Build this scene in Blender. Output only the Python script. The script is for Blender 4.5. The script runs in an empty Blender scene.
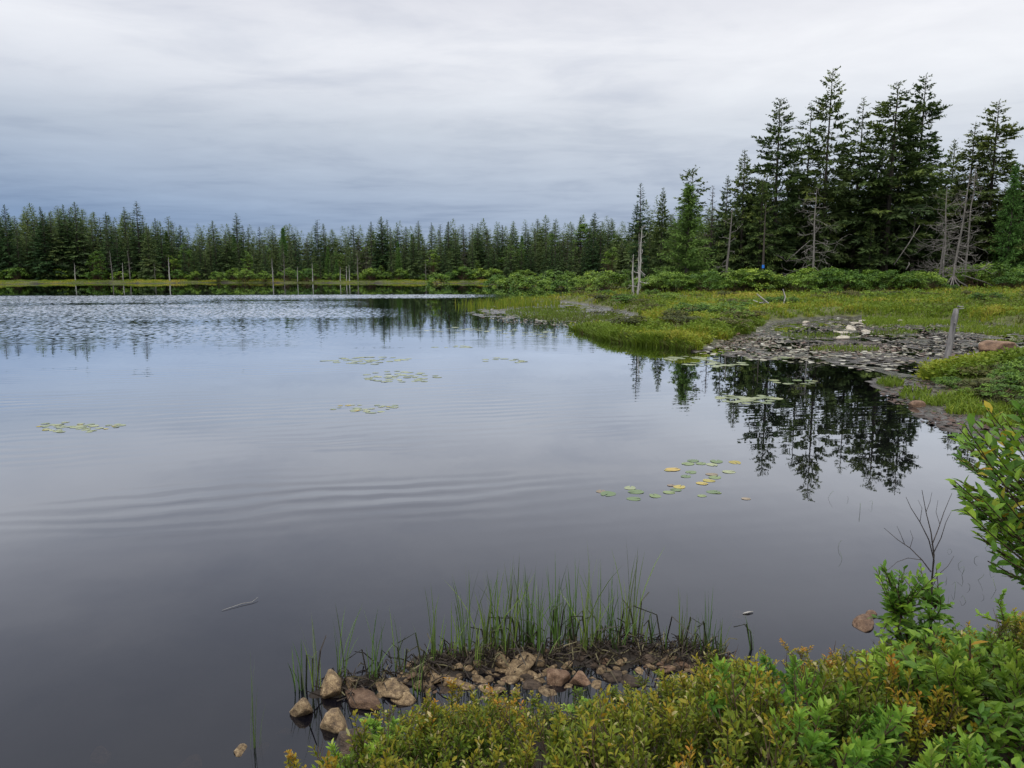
import bpy, bmesh, math
import numpy as np
from mathutils import Vector

# ------------------------------------------------------------------ camera, world, sun, exposure
S = bpy.context.scene
COL = S.collection
W_PX, H_PX, F_PX = 1024.0, 768.0, 769.0
HORIZON = 268.0
CAM_H = 2.0
PITCH = math.atan((H_PX / 2 - HORIZON) / F_PX)

cam_data = bpy.data.cameras.new("camera")
cam_data.sensor_width = 36.0
cam_data.lens = F_PX / W_PX * 36.0
cam_data.clip_start = 0.05
cam_data.clip_end = 3000.0
cam = bpy.data.objects.new("camera", cam_data)
COL.objects.link(cam)
cam.location = (0, 0, CAM_H)
cam.rotation_euler = (math.radians(90) - PITCH, 0, 0)
S.camera = cam

SUN_EL, SUN_AZ = 58.0, 215.0          # behind the viewer, high, diffused by the cloud layer
world = bpy.data.worlds.new("World")
S.world = world
world.use_nodes = True
wn, wl = world.node_tree.nodes, world.node_tree.links
wn.clear()
w_out = wn.new("ShaderNodeOutputWorld")
w_bg = wn.new("ShaderNodeBackground")
sky = wn.new("ShaderNodeTexSky")
sky.sky_type = 'NISHITA'
sky.sun_disc = False
sky.sun_elevation = math.radians(SUN_EL)
sky.sun_rotation = math.radians(SUN_AZ)
sky.dust_density = 2.0


def wmath(op, a, b=None, clamp=False):
    n = wn.new("ShaderNodeMath"); n.operation = op; n.use_clamp = clamp
    for i, v in enumerate((a, b)):
        if v is None:
            continue
        if isinstance(v, (int, float)):
            n.inputs[i].default_value = v
        else:
            wl.new(v, n.inputs[i])
    return n.outputs[0]


def wramp(fac, stops):
    n = wn.new("ShaderNodeValToRGB")
    el = n.color_ramp.elements
    while len(el) < len(stops):
        el.new(0.5)
    for e, (p, c) in zip(el, stops):
        e.position = p; e.color = (*c, 1)
    wl.new(fac, n.inputs[0])
    return n.outputs[0]


def wmix(fac, a, b, mode='MIX'):
    n = wn.new("ShaderNodeMix"); n.data_type = 'RGBA'; n.blend_type = mode
    for sock, v in ((n.inputs[0], fac), (n.inputs[6], a), (n.inputs[7], b)):
        if isinstance(v, (int, float)):
            sock.default_value = v
        elif isinstance(v, tuple):
            sock.default_value = (*v, 1)
        else:
            wl.new(v, sock)
    return n.outputs[2]


w_tc = wn.new("ShaderNodeTexCoord")
w_sep = wn.new("ShaderNodeSeparateXYZ")
wl.new(w_tc.outputs["Generated"], w_sep.inputs[0])
dx, dy, dz = w_sep.outputs
dzc = wmath('MAXIMUM', dz, 0.0)
# a flat cloud deck overhead: direction divided by its height gives true cloud perspective
den = wmath('ADD', dzc, 0.045)
w_cmb = wn.new("ShaderNodeCombineXYZ")
wl.new(wmath('DIVIDE', dx, den), w_cmb.inputs[0])
wl.new(wmath('DIVIDE', dy, den), w_cmb.inputs[1])


def wnoise(scale, detail, rough, off, sx=1.0, sy=1.0, rot=0.0):
    m = wn.new("ShaderNodeMapping")
    m.inputs['Location'].default_value = (off, off * 0.7, 0)
    m.inputs['Rotation'].default_value = (0, 0, rot)
    m.inputs['Scale'].default_value = (sx, sy, 1)
    wl.new(w_cmb.outputs[0], m.inputs[0])
    n = wn.new("ShaderNodeTexNoise")
    n.inputs['Scale'].default_value = scale
    n.inputs['Detail'].default_value = detail
    n.inputs['Roughness'].default_value = rough
    n.inputs['Distortion'].default_value = 0.4
    wl.new(m.outputs[0], n.inputs['Vector'])
    return n.outputs['Fac']


n_big = wnoise(0.55, 5.0, 0.55, 3.1, 1.0, 0.9, 0.6)
n_band = wnoise(1.6, 6.0, 0.6, 9.4, 0.8, 1.0, 0.3)
# cloud base brightness by height: slate near the skyline, a pale belt above it, greyer again overhead in view, bright towards the zenith
el = wramp(dzc, [(0.0, (0.25, 0.355, 0.53)), (0.060, (0.225, 0.33, 0.52)), (0.11, (0.36, 0.445, 0.59)), (0.165, (0.50, 0.565, 0.67)),
                 (0.215, (0.74, 0.775, 0.85)), (0.26, (0.88, 0.90, 0.955)), (0.32, (0.73, 0.745, 0.82)), (0.45, (0.66, 0.68, 0.75)), (0.62, (0.85, 0.86, 0.90)), (1.0, (2.2, 2.2, 2.2))])
# the deck thins (is paler) towards the azimuth of the tall trees
az = wmath('ADD', wmath('MULTIPLY', dx, 0.95), 0.50, True)
azf = wmath('MULTIPLY', az, wmath('SUBTRACT', 1.0, wmath('MULTIPLY', dzc, 1.6, True)))
pale = wramp(dzc, [(0.0, (0.44, 0.52, 0.66)), (0.10, (0.62, 0.67, 0.76)), (0.17, (0.84, 0.865, 0.91)), (0.22, (0.92, 0.93, 0.965)), (0.30, (0.88, 0.88, 0.92)), (1.0, (0.9, 0.9, 0.92))])
el2 = wmix(azf, el, pale)
streak = wmath('ADD', wmath('MULTIPLY', n_big, 0.6), wmath('MULTIPLY', n_band, 0.4))
shade = wramp(streak, [(0.36, (0.80, 0.82, 0.86)), (0.5, (1.0, 1.0, 1.0)), (0.64, (1.10, 1.095, 1.08))])
clouds = wmix(1.0, el2, shade, 'MULTIPLY')
sky_s = wn.new("ShaderNodeVectorMath"); sky_s.operation = 'SCALE'
wl.new(sky.outputs[0], sky_s.inputs[0]); sky_s.inputs['Scale'].default_value = 0.10
cov = wn.new("ShaderNodeMix"); cov.data_type = 'RGBA'
cov.inputs[0].default_value = 0.93      # cloud cover over the clear sky behind it
wl.new(sky_s.outputs[0], cov.inputs[6]); wl.new(clouds, cov.inputs[7])
wl.new(cov.outputs[2], w_bg.inputs[0])
w_bg.inputs[1].default_value = 1.0
wl.new(w_bg.outputs[0], w_out.inputs[0])

sun_d = bpy.data.lights.new("sun", 'SUN')
sun_d.energy = 1.5
sun_d.angle = math.radians(35)
sun_d.color = (1.0, 0.96, 0.9)
sun_o = bpy.data.objects.new("sun", sun_d)
COL.objects.link(sun_o)
_a = math.radians(SUN_AZ)
_to = Vector((math.sin(_a) * math.cos(math.radians(SUN_EL)), math.cos(_a) * math.cos(math.radians(SUN_EL)), math.sin(math.radians(SUN_EL))))
sun_o.rotation_euler = _to.to_track_quat('Z', 'Y').to_euler()
sun_o.location = (0, 0, 60)

S.view_settings.view_transform = 'Standard'
S.view_settings.look = 'None'
S.view_settings.exposure = 0.0
S.view_settings.gamma = 1.0
S.view_settings.use_curve_mapping = False
S.render.engine = 'CYCLES'
S.cycles.max_bounces = 6
S.cycles.diffuse_bounces = 2
S.cycles.glossy_bounces = 3
S.cycles.transparent_max_bounces = 8
S.cycles.caustics_reflective = False
S.cycles.caustics_refractive = False
S.cycles.use_denoising = True
try:
    S.cycles.denoiser = 'OPENIMAGEDENOISE'
    S.cycles.denoising_prefilter = 'ACCURATE'
except Exception:
    pass

# ------------------------------------------------------------------ pixel rays (used to find real positions)
CP, SP = math.cos(PITCH), math.sin(PITCH)


def ray(px, py):
    u = (np.asarray(px, float) - W_PX / 2) / F_PX
    v = (H_PX / 2 - np.asarray(py, float)) / F_PX
    return np.stack(np.broadcast_arrays(u, CP + v * SP, -SP + v * CP), -1)


def on_plane(px, py, z=0.0):
    d = ray(px, py)
    t = (z - CAM_H) / d[..., 2]
    return np.stack((d[..., 0] * t, d[..., 1] * t), -1)


def at_depth(px, py, Y):
    d = ray(px, py)
    t = Y / d[1]
    return d[0] * t, CAM_H + d[2] * t          # x, z at ground distance Y


def to_px(p):
    p = np.asarray(p, float)
    x, y, z = p[..., 0], p[..., 1], p[..., 2] - CAM_H
    f = y * CP - z * SP
    up = y * SP + z * CP
    return W_PX / 2 + F_PX * x / f, H_PX / 2 - F_PX * up / f


# ------------------------------------------------------------------ numpy helpers
def hash2(ix, iy, seed):
    h = (ix.astype(np.int64) * 374761393 + iy.astype(np.int64) * 668265263 + seed * 974634777) & 0xFFFFFFFF
    h = ((h ^ (h >> 13)) * 1274126177) & 0xFFFFFFFF
    return ((h ^ (h >> 16)) & 0xFFFF) / 65535.0


def vnoise(x, y, seed=0):
    ix, iy = np.floor(x), np.floor(y)
    fx, fy = x - ix, y - iy
    fx = fx * fx * (3 - 2 * fx); fy = fy * fy * (3 - 2 * fy)
    a, b = hash2(ix, iy, seed), hash2(ix + 1, iy, seed)
    c, d = hash2(ix, iy + 1, seed), hash2(ix + 1, iy + 1, seed)
    return (a * (1 - fx) + b * fx) * (1 - fy) + (c * (1 - fx) + d * fx) * fy


def fbm(x, y, seed=0, octv=4):
    v, amp, tot = 0.0, 1.0, 0.0
    for o in range(octv):
        v = v + amp * vnoise(x * 2 ** o + 17.3 * o, y * 2 ** o - 9.1 * o, seed + o)
        tot += amp; amp *= 0.5
    return v / tot


def sstep(x, a, b):
    t = np.clip((x - a) / (b - a), 0, 1)
    return t * t * (3 - 2 * t)


def seg_dist(P, A, B):
    d = B - A
    t = np.clip(((P - A) @ d) / max(d @ d, 1e-9), 0, 1)
    return np.hypot(P[:, 0] - A[0] - t * d[0], P[:, 1] - A[1] - t * d[1])


def poly_sd(P, poly):
    """signed distance, positive outside the polygon"""
    n = len(poly)
    best = np.full(len(P), 1e9)
    ins = np.zeros(len(P), bool)
    x, y = P[:, 0], P[:, 1]
    for i in range(n):
        A, B = poly[i], poly[(i + 1) % n]
        best = np.minimum(best, seg_dist(P, A, B))
        if A[1] != B[1]:
            c = ((A[1] > y) != (B[1] > y)) & (x < (B[0] - A[0]) * (y - A[1]) / (B[1] - A[1]) + A[0])
            ins ^= c
    return np.where(ins, -best, best)


def line_d(P, pts):
    best = np.full(len(P), 1e9)
    for i in range(len(pts) - 1):
        best = np.minimum(best, seg_dist(P, pts[i], pts[i + 1]))
    return best


# ------------------------------------------------------------------ mesh building
class MB:
    def __init__(self):
        self.V, self.T, self.Q, self.tint, self.n = [], [], [], [], 0
        self.TM, self.QM = [], []

    def add(self, V, tris=None, quads=None, tint=0.5, mat=0):
        V = np.asarray(V, np.float32).reshape(-1, 3)
        if tris is not None and len(tris):
            t = np.asarray(tris, np.int64).reshape(-1, 3); self.T.append(t + self.n); self.TM.append(np.full(len(t), mat))
        if quads is not None and len(quads):
            q = np.asarray(quads, np.int64).reshape(-1, 4); self.Q.append(q + self.n); self.QM.append(np.full(len(q), mat))
        self.V.append(V)
        self.tint.append(np.broadcast_to(np.asarray(tint, np.float32), (len(V),)))
        self.n += len(V)

    def mesh(self, name, mats, smooth=False):
        V = np.concatenate(self.V)
        T = np.concatenate(self.T) if self.T else np.zeros((0, 3), np.int64)
        Q = np.concatenate(self.Q) if self.Q else np.zeros((0, 4), np.int64)
        me = bpy.data.meshes.new(name)
        me.vertices.add(len(V)); me.vertices.foreach_set("co", V.ravel())
        nl = len(T) * 3 + len(Q) * 4
        me.loops.add(nl)
        me.loops.foreach_set("vertex_index", np.concatenate((T.ravel(), Q.ravel())).astype(np.int32))
        me.polygons.add(len(T) + len(Q))
        starts = np.concatenate((np.arange(len(T)) * 3, len(T) * 3 + np.arange(len(Q)) * 4)).astype(np.int32)
        me.polygons.foreach_set("loop_start", starts)
        if not isinstance(mats, (list, tuple)):
            mats = [mats]
        for m in mats:
            me.materials.append(m)
        if len(mats) > 1:
            mi = np.concatenate(self.TM + self.QM) if (self.TM or self.QM) else np.zeros(0)
            me.polygons.foreach_set("material_index", mi.astype(np.int32))
        me.polygons.foreach_set("use_smooth", np.full(len(me.polygons), smooth))
        a = me.attributes.new("tint", 'FLOAT', 'POINT')
        a.data.foreach_set("value", np.concatenate(self.tint).astype(np.float32))
        me.update(calc_edges=True)
        return me

    def build(self, name, mats, parent=None, smooth=False, loc=None):
        o = bpy.data.objects.new(name, self.mesh(name, mats, smooth))
        COL.objects.link(o)
        if parent is not None:
            o.parent = parent
        if loc is not None:
            o.location = loc
        return o


def tube(mb, pts, rad, sides=6, tint=0.5, mat=0, cap=True):
    pts = np.asarray(pts, float); rad = np.broadcast_to(np.asarray(rad, float), (len(pts),))
    d = np.gradient(pts, axis=0)
    d /= np.maximum(np.linalg.norm(d, axis=1, keepdims=True), 1e-9)
    ref = np.array([0.0, 0, 1.0]) if abs(d[:, 2]).mean() < 0.8 else np.array([1.0, 0, 0])
    u = np.cross(d, ref); u /= np.maximum(np.linalg.norm(u, axis=1, keepdims=True), 1e-9)
    v = np.cross(d, u)
    a = np.arange(sides) / sides * 2 * np.pi
    ring = u[:, None, :] * np.cos(a)[None, :, None] + v[:, None, :] * np.sin(a)[None, :, None]
    V = pts[:, None, :] + ring * rad[:, None, None]
    n = len(pts)
    i, j = np.meshgrid(np.arange(n - 1), np.arange(sides), indexing='ij')
    j2 = (j + 1) % sides
    Q = np.stack((i * sides + j, i * sides + j2, (i + 1) * sides + j2, (i + 1) * sides + j), -1).reshape(-1, 4)
    V = V.reshape(-1, 3)
    T = []
    if cap:
        V = np.vstack((V, pts[-1] + d[-1] * rad[-1] * 0.3, pts[0]))
        k = (n - 1) * sides
        for s in range(sides):
            T.append((k + s, k + (s + 1) % sides, n * sides))
            T.append(((s + 1) % sides, s, n * sides + 1))
    mb.add(V, T, Q, tint, mat)


def unit(a):
    return a / np.maximum(np.linalg.norm(a, axis=-1, keepdims=True), 1e-9)


def kites(mb, P, D, N, L, Wd, tint, mat=0):
    """N sprays, each one folded four-point face pair"""
    P, D, N = np.asarray(P, float), unit(np.asarray(D, float)), np.asarray(N, float)
    S_ = unit(np.cross(D, N)); Nn = np.cross(S_, D)
    L = np.asarray(L, float)[:, None]; Wd = np.asarray(Wd, float)[:, None]
    a = P
    b = P + D * L * 0.42 + S_ * Wd * 0.5 - Nn * Wd * 0.12
    c = P + D * L - np.array([0, 0, 1.0]) * L * 0.06
    d = P + D * L * 0.42 - S_ * Wd * 0.5 - Nn * Wd * 0.12
    V = np.stack((a, b, c, d), 1).reshape(-1, 3)
    n = len(P); k = np.arange(n) * 4
    T = np.concatenate((np.stack((k, k + 1, k + 2), 1), np.stack((k, k + 2, k + 3), 1)))
    mb.add(V, T, None, np.repeat(np.broadcast_to(tint, (n,)), 4), mat)


def leaves(mb, P, D, N, L, Wd, tint, fold=0.25, curl=0.15, mat=0, shape=(0.30, 0.66, 1.0, 0.86)):
    """N leaf blades with a midrib fold, a curl and an elliptical outline"""
    P, D, N = np.asarray(P, float), unit(np.asarray(D, float)), np.asarray(N, float)
    S_ = unit(np.cross(D, N)); Nn = np.cross(S_, D)
    n = len(P)
    L = np.broadcast_to(np.asarray(L, float), (n,))[:, None]; Wd = np.broadcast_to(np.asarray(Wd, float), (n,))[:, None]
    fold = np.broadcast_to(np.asarray(fold, float), (n,))[:, None]; curl = np.broadcast_to(np.asarray(curl, float), (n,))[:, None]
    t1, t2, w1, w2 = shape
    def spine(t):
        return P + D * L * t - Nn * L * curl * t * t
    def side(t, w, s):
        return spine(t) + S_ * Wd * 0.5 * w * s + Nn * Wd * fold * w
    V = np.stack((spine(0), spine(t1), spine(t2), spine(1.0), side(t1, w1, 1), side(t2, w2, 1), side(t1, w1, -1), side(t2, w2, -1)), 1).reshape(-1, 3)
    k = np.arange(n)[:, None] * 8
    T = np.concatenate([k + np.array(f) for f in ((0, 1, 4), (2, 3, 5), (0, 6, 1), (2, 7, 3))])
    Q = np.concatenate([k + np.array(f) for f in ((1, 2, 5, 4), (1, 6, 7, 2))])
    mb.add(V, T, Q, np.repeat(np.broadcast_to(tint, (n,)), 8), mat)


def blades(mb, P, D, Hh, Wd, lean, tint, mat=0, seg=3):
    """N grass blades: D = horizontal lean direction (n,2), lean = tip offset as a share of the height"""
    n = len(P); P = np.asarray(P, float)
    D3 = np.concatenate((D, np.zeros((n, 1))), 1); S_ = np.stack((-D[:, 1], D[:, 0], np.zeros(n)), 1)
    ang = np.random.default_rng(5).uniform(-1.3, 1.3, n)[:, None]
    S_ = S_ * np.cos(ang) + D3 * np.sin(ang)
    Hh = np.asarray(Hh)[:, None]; Wd = np.asarray(Wd)[:, None]; lean = np.asarray(lean)[:, None]
    rows = []
    for s in range(seg):
        t = s / seg
        c = P + np.array([0, 0, 1.0]) * Hh * t * (1 - 0.25 * lean * t) + D3 * Hh * lean * t * t
        w = Wd * 0.5 * (1 - t ** 2 * 0.75)
        rows += [c - S_ * w, c + S_ * w]
    tip = P + np.array([0, 0, 1.0]) * Hh * (1 - 0.25 * lean) + D3 * Hh * lean
    rows.append(tip)
    m = 2 * seg + 1
    V = np.stack(rows, 1).reshape(-1, 3)
    k = np.arange(n)[:, None] * m
    Q = np.concatenate([k + np.array((2 * s, 2 * s + 1, 2 * s + 3, 2 * s + 2)) for s in range(seg - 1)]) if seg > 1 else None
    T = k + np.array((2 * seg - 2, 2 * seg - 1, 2 * seg))
    mb.add(V, T, Q, np.repeat(np.broadcast_to(tint, (n,)), m), mat)


# ------------------------------------------------------------------ object tree helpers
def tag(o, label=None, cat=None, group=None, kind=None):
    if label: o["label"] = label
    if cat: o["category"] = cat
    if group: o["group"] = group
    if kind: o["kind"] = kind
    return o


def empty(name):
    o = bpy.data.objects.new(name, None)
    o.empty_display_size = 0.2
    COL.objects.link(o)
    return o


KIDS = {}


def parts(root, *ch):
    KIDS[root.name] = list(ch)
    return root


def copy_tree(root):
    r = root.copy(); COL.objects.link(r)
    for c in KIDS.get(root.name, ()):
        k = c.copy(); COL.objects.link(k); k.parent = r
    return r


class Proto:
    """a built thing; the first placement uses it, later ones copy it and each of its parts"""
    def __init__(self, root):
        self.root, self.used = root, False

    def place(self, loc, rz, scale, label, cat, group=None, tilt=(0, 0)):
        o = copy_tree(self.root) if self.used else self.root
        self.used = True
        o.location = loc
        o.rotation_euler = (tilt[0], tilt[1], rz)
        o.scale = scale if isinstance(scale, tuple) else (scale,) * 3
        for key in ("label", "category", "group"):
            if key in o: del o[key]
        return tag(o, label, cat, group)


# ------------------------------------------------------------------ materials
def new_mat(name):
    m = bpy.data.materials.new(name); m.use_nodes = True
    nt = m.node_tree; nt.nodes.clear()
    return m, nt.nodes, nt.links


def nd(ns, ls, kind, props=None, **inp):
    n = ns.new(kind)
    for k, v in (props or {}).items():
        setattr(n, k, v)
    for k, v in inp.items():
        s = n.inputs[int(k[1:])] if k[0] == 'i' and k[1:].isdigit() else n.inputs[k.replace('_', ' ')]
        if hasattr(v, 'is_output'):
            ls.new(v, s)
        else:
            s.default_value = v
    return n


def ramp(ns, ls, fac, stops):
    n = ns.new("ShaderNodeValToRGB"); el = n.color_ramp.elements
    while len(el) < len(stops): el.new(0.5)
    for e, (p, c) in zip(el, stops):
        e.position = p; e.color = (*c, 1)
    ls.new(fac, n.inputs[0])
    return n.outputs[0]


def plant_mat(name, stops, rough=0.55, spec=0.3, transl=0.25, vary=0.3, scale=None, hue=0.02):
    """colour from the per-leaf tint, shifted a little from plant to plant; thin leaves let light through"""
    m, ns, ls = new_mat(name)
    at = nd(ns, ls, "ShaderNodeAttribute", {'attribute_name': 'tint'})
    fac = at.outputs['Fac']
    c = ramp(ns, ls, fac, stops)
    if scale:
        tc = ns.new("ShaderNodeTexCoord")
        no = nd(ns, ls, "ShaderNodeTexNoise", None, Vector=tc.outputs['Object'], Scale=scale, Detail=3.0)
        mr = nd(ns, ls, "ShaderNodeMapRange", None, Value=no.outputs['Fac'], i1=0.3, i2=0.7, i3=0.7, i4=1.3)
        c = nd(ns, ls, "ShaderNodeVectorMath", {'operation': 'SCALE'}, i0=c, Scale=mr.outputs[0]).outputs[0]
    oi = ns.new("ShaderNodeObjectInfo")
    mv = nd(ns, ls, "ShaderNodeMapRange", None, Value=oi.outputs['Random'], i3=1 - vary, i4=1 + vary)
    mh = nd(ns, ls, "ShaderNodeMapRange", None, Value=oi.outputs['Random'], i3=0.5 + hue, i4=0.5 - hue)
    hs = nd(ns, ls, "ShaderNodeHueSaturation", None, Hue=mh.outputs[0], Value=mv.outputs[0], Color=c)
    p = nd(ns, ls, "ShaderNodeBsdfPrincipled", None, Base_Color=hs.outputs[0], Roughness=rough, Specular_IOR_Level=spec)
    sh = p.outputs[0]
    if transl > 0:
        tr = nd(ns, ls, "ShaderNodeBsdfTranslucent", None, Color=hs.outputs[0])
        sh = nd(ns, ls, "ShaderNodeMixShader", None, i0=transl, i1=sh, i2=tr.outputs[0]).outputs[0]
    o = ns.new("ShaderNodeOutputMaterial"); ls.new(sh, o.inputs[0])
    return m


def bark_mat(name, a, b, scale=8.0, rough=0.85, stretch=0.2, bump=0.4, vary=0.15):
    m, ns, ls = new_mat(name)
    tc = ns.new("ShaderNodeTexCoord")
    mp = nd(ns, ls, "ShaderNodeMapping", None, Vector=tc.outputs['Object'], Scale=(1, 1, stretch))
    no = nd(ns, ls, "ShaderNodeTexNoise", None, Vector=mp.outputs[0], Scale=scale, Detail=5.0, Roughness=0.65)
    c = ramp(ns, ls, no.outputs['Fac'], [(0.33, a), (0.68, b)])
    oi = ns.new("ShaderNodeObjectInfo")
    mv = nd(ns, ls, "ShaderNodeMapRange", None, Value=oi.outputs['Random'], i3=1 - vary, i4=1 + vary)
    hs = nd(ns, ls, "ShaderNodeHueSaturation", None, Value=mv.outputs[0], Color=c)
    bp = nd(ns, ls, "ShaderNodeBump", None, Strength=bump, Distance=0.02, Height=no.outputs['Fac'])
    p = nd(ns, ls, "ShaderNodeBsdfPrincipled", None, Base_Color=hs.outputs[0], Roughness=rough, Specular_IOR_Level=0.2, Normal=bp.outputs[0])
    o = ns.new("ShaderNodeOutputMaterial"); ls.new(p.outputs[0], o.inputs[0])
    return m


def rock_mat(name, stops, scale=2.4, rough=0.7, vary=0.3, bump=1.0):
    m, ns, ls = new_mat(name)
    tc = ns.new("ShaderNodeTexCoord")
    oi = ns.new("ShaderNodeObjectInfo")
    off = nd(ns, ls, "ShaderNodeVectorMath", {'operation': 'ADD'}, i0=tc.outputs['Object'], i1=oi.outputs['Location'])
    n1 = nd(ns, ls, "ShaderNodeTexNoise", None, Vector=off.outputs[0], Scale=scale, Detail=7.0, Roughness=0.65)
    n2 = nd(ns, ls, "ShaderNodeTexNoise", None, Vector=off.outputs[0], Scale=scale * 6, Detail=4.0, Roughness=0.7)
    s = nd(ns, ls, "ShaderNodeMath", {'operation': 'MULTIPLY_ADD'}, i0=n2.outputs['Fac'], i1=0.62, i2=n1.outputs['Fac'])
    s2 = nd(ns, ls, "ShaderNodeMath", {'operation': 'SUBTRACT'}, i0=s.outputs[0], i1=0.30)
    c = ramp(ns, ls, s2.outputs[0], stops)
    mv = nd(ns, ls, "ShaderNodeMapRange", None, Value=oi.outputs['Random'], i3=1 - vary, i4=1 + vary)
    hs = nd(ns, ls, "ShaderNodeHueSaturation", None, Value=mv.outputs[0], Color=c)
    bp = nd(ns, ls, "ShaderNodeBump", None, Strength=bump, Distance=0.016, Height=s.outputs[0])
    p = nd(ns, ls, "ShaderNodeBsdfPrincipled", None, Base_Color=hs.outputs[0], Roughness=rough, Specular_IOR_Level=0.4, Normal=bp.outputs[0])
    o = ns.new("ShaderNodeOutputMaterial"); ls.new(p.outputs[0], o.inputs[0])
    return m


def simple_mat(name, color, rough=0.6, spec=0.3):
    m, ns, ls = new_mat(name)
    p = nd(ns, ls, "ShaderNodeBsdfPrincipled", None, Base_Color=(*color, 1), Roughness=rough, Specular_IOR_Level=spec)
    o = ns.new("ShaderNodeOutputMaterial"); ls.new(p.outputs[0], o.inputs[0])
    return m


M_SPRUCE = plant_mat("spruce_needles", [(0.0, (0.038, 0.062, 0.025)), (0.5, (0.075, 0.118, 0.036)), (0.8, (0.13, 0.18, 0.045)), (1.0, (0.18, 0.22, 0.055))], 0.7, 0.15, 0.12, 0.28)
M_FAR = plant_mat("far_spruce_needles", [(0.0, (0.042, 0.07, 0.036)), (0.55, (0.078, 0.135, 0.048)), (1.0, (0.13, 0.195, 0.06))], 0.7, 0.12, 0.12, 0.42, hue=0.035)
M_BROWNTREE = plant_mat("dying_needles", [(0.0, (0.06, 0.055, 0.045)), (1.0, (0.10, 0.09, 0.075))], 0.8, 0.1, 0.05, 0.2)
M_LARCH = plant_mat("larch_needles", [(0.0, (0.055, 0.125, 0.03)), (0.6, (0.095, 0.195, 0.042)), (1.0, (0.14, 0.25, 0.055))], 0.7, 0.15, 0.2, 0.12)
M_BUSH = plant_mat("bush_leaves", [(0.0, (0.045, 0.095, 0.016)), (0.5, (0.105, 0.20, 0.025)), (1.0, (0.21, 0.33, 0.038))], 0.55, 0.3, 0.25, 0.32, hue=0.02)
M_GRASS = plant_mat("meadow_blades", [(0.0, (0.10, 0.075, 0.035)), (0.2, (0.12, 0.19, 0.022)), (0.5, (0.175, 0.25, 0.024)), (0.75, (0.30, 0.32, 0.03)), (1.0, (0.42, 0.36, 0.07))], 0.6, 0.2, 0.34, 0.0, hue=0.0)
M_REED = plant_mat("rush_blades", [(0.0, (0.035, 0.028, 0.022)), (0.3, (0.08, 0.135, 0.03)), (0.7, (0.15, 0.255, 0.05)), (1.0, (0.26, 0.35, 0.08))], 0.45, 0.4, 0.15, 0.15)
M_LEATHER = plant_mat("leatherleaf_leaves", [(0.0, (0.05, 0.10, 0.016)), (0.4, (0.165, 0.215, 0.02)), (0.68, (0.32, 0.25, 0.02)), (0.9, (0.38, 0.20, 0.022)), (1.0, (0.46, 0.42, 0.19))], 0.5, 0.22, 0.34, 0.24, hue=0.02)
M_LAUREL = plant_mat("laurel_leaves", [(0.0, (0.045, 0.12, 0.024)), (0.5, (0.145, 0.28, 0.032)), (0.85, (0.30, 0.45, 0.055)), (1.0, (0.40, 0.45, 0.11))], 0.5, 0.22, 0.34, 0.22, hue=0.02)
M_BROAD = plant_mat("broad_leaves", [(0.0, (0.055, 0.13, 0.024)), (0.5, (0.125, 0.25, 0.028)), (0.8, (0.27, 0.41, 0.036)), (0.9, (0.42, 0.36, 0.03)), (1.0, (0.55, 0.26, 0.03))], 0.45, 0.25, 0.32, 0.10, hue=0.01)
M_BARK = bark_mat("dark_bark", (0.045, 0.038, 0.032), (0.11, 0.095, 0.08), 6.0)
M_DEAD = bark_mat("grey_dead_wood", (0.11, 0.10, 0.093), (0.26, 0.24, 0.225), 7.0)
M_PALE = bark_mat("pale_dead_wood", (0.25, 0.24, 0.225), (0.50, 0.48, 0.455), 7.0)
M_STEM = bark_mat("shrub_stems", (0.06, 0.04, 0.028), (0.14, 0.09, 0.06), 60.0)
M_TWIG = bark_mat("dark_twigs", (0.035, 0.03, 0.028), (0.09, 0.075, 0.07), 60.0)
M_POST = bark_mat("weathered_post", (0.09, 0.088, 0.09), (0.29, 0.275, 0.27), 14.0, 0.8, 0.12, 0.7)
M_GREYROCK = rock_mat("grey_rock", [(0.28, (0.045, 0.04, 0.035)), (0.45, (0.13, 0.115, 0.095)), (0.60, (0.24, 0.215, 0.18)), (0.75, (0.38, 0.35, 0.30))])
M_DARKROCK = rock_mat("wet_dark_rock", [(0.28, (0.025, 0.018, 0.014)), (0.45, (0.065, 0.045, 0.032)), (0.60, (0.12, 0.085, 0.06)), (0.75, (0.20, 0.15, 0.11))], rough=0.4)
M_ROCK = rock_mat("shore_rock", [(0.28, (0.055, 0.038, 0.028)), (0.45, (0.18, 0.122, 0.068)), (0.60, (0.36, 0.255, 0.14)), (0.75, (0.54, 0.42, 0.26))])
M_REDROCK = rock_mat("red_rock", [(0.3, (0.07, 0.042, 0.03)), (0.5, (0.19, 0.112, 0.068)), (0.75, (0.34, 0.23, 0.15))])
M_WHITEROCK = rock_mat("pale_rock", [(0.3, (0.20, 0.17, 0.13)), (0.5, (0.40, 0.36, 0.29)), (0.75, (0.56, 0.52, 0.44))], 2.4, 0.8, 0.1)
M_BLUE = simple_mat("blue_blaze_paint", (0.03, 0.20, 0.72), 0.5)


# ------------------------------------------------------------------ shore lines and ground height
def plist(*pp):
    return on_plane([p[0] for p in pp], [p[1] for p in pp])


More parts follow.
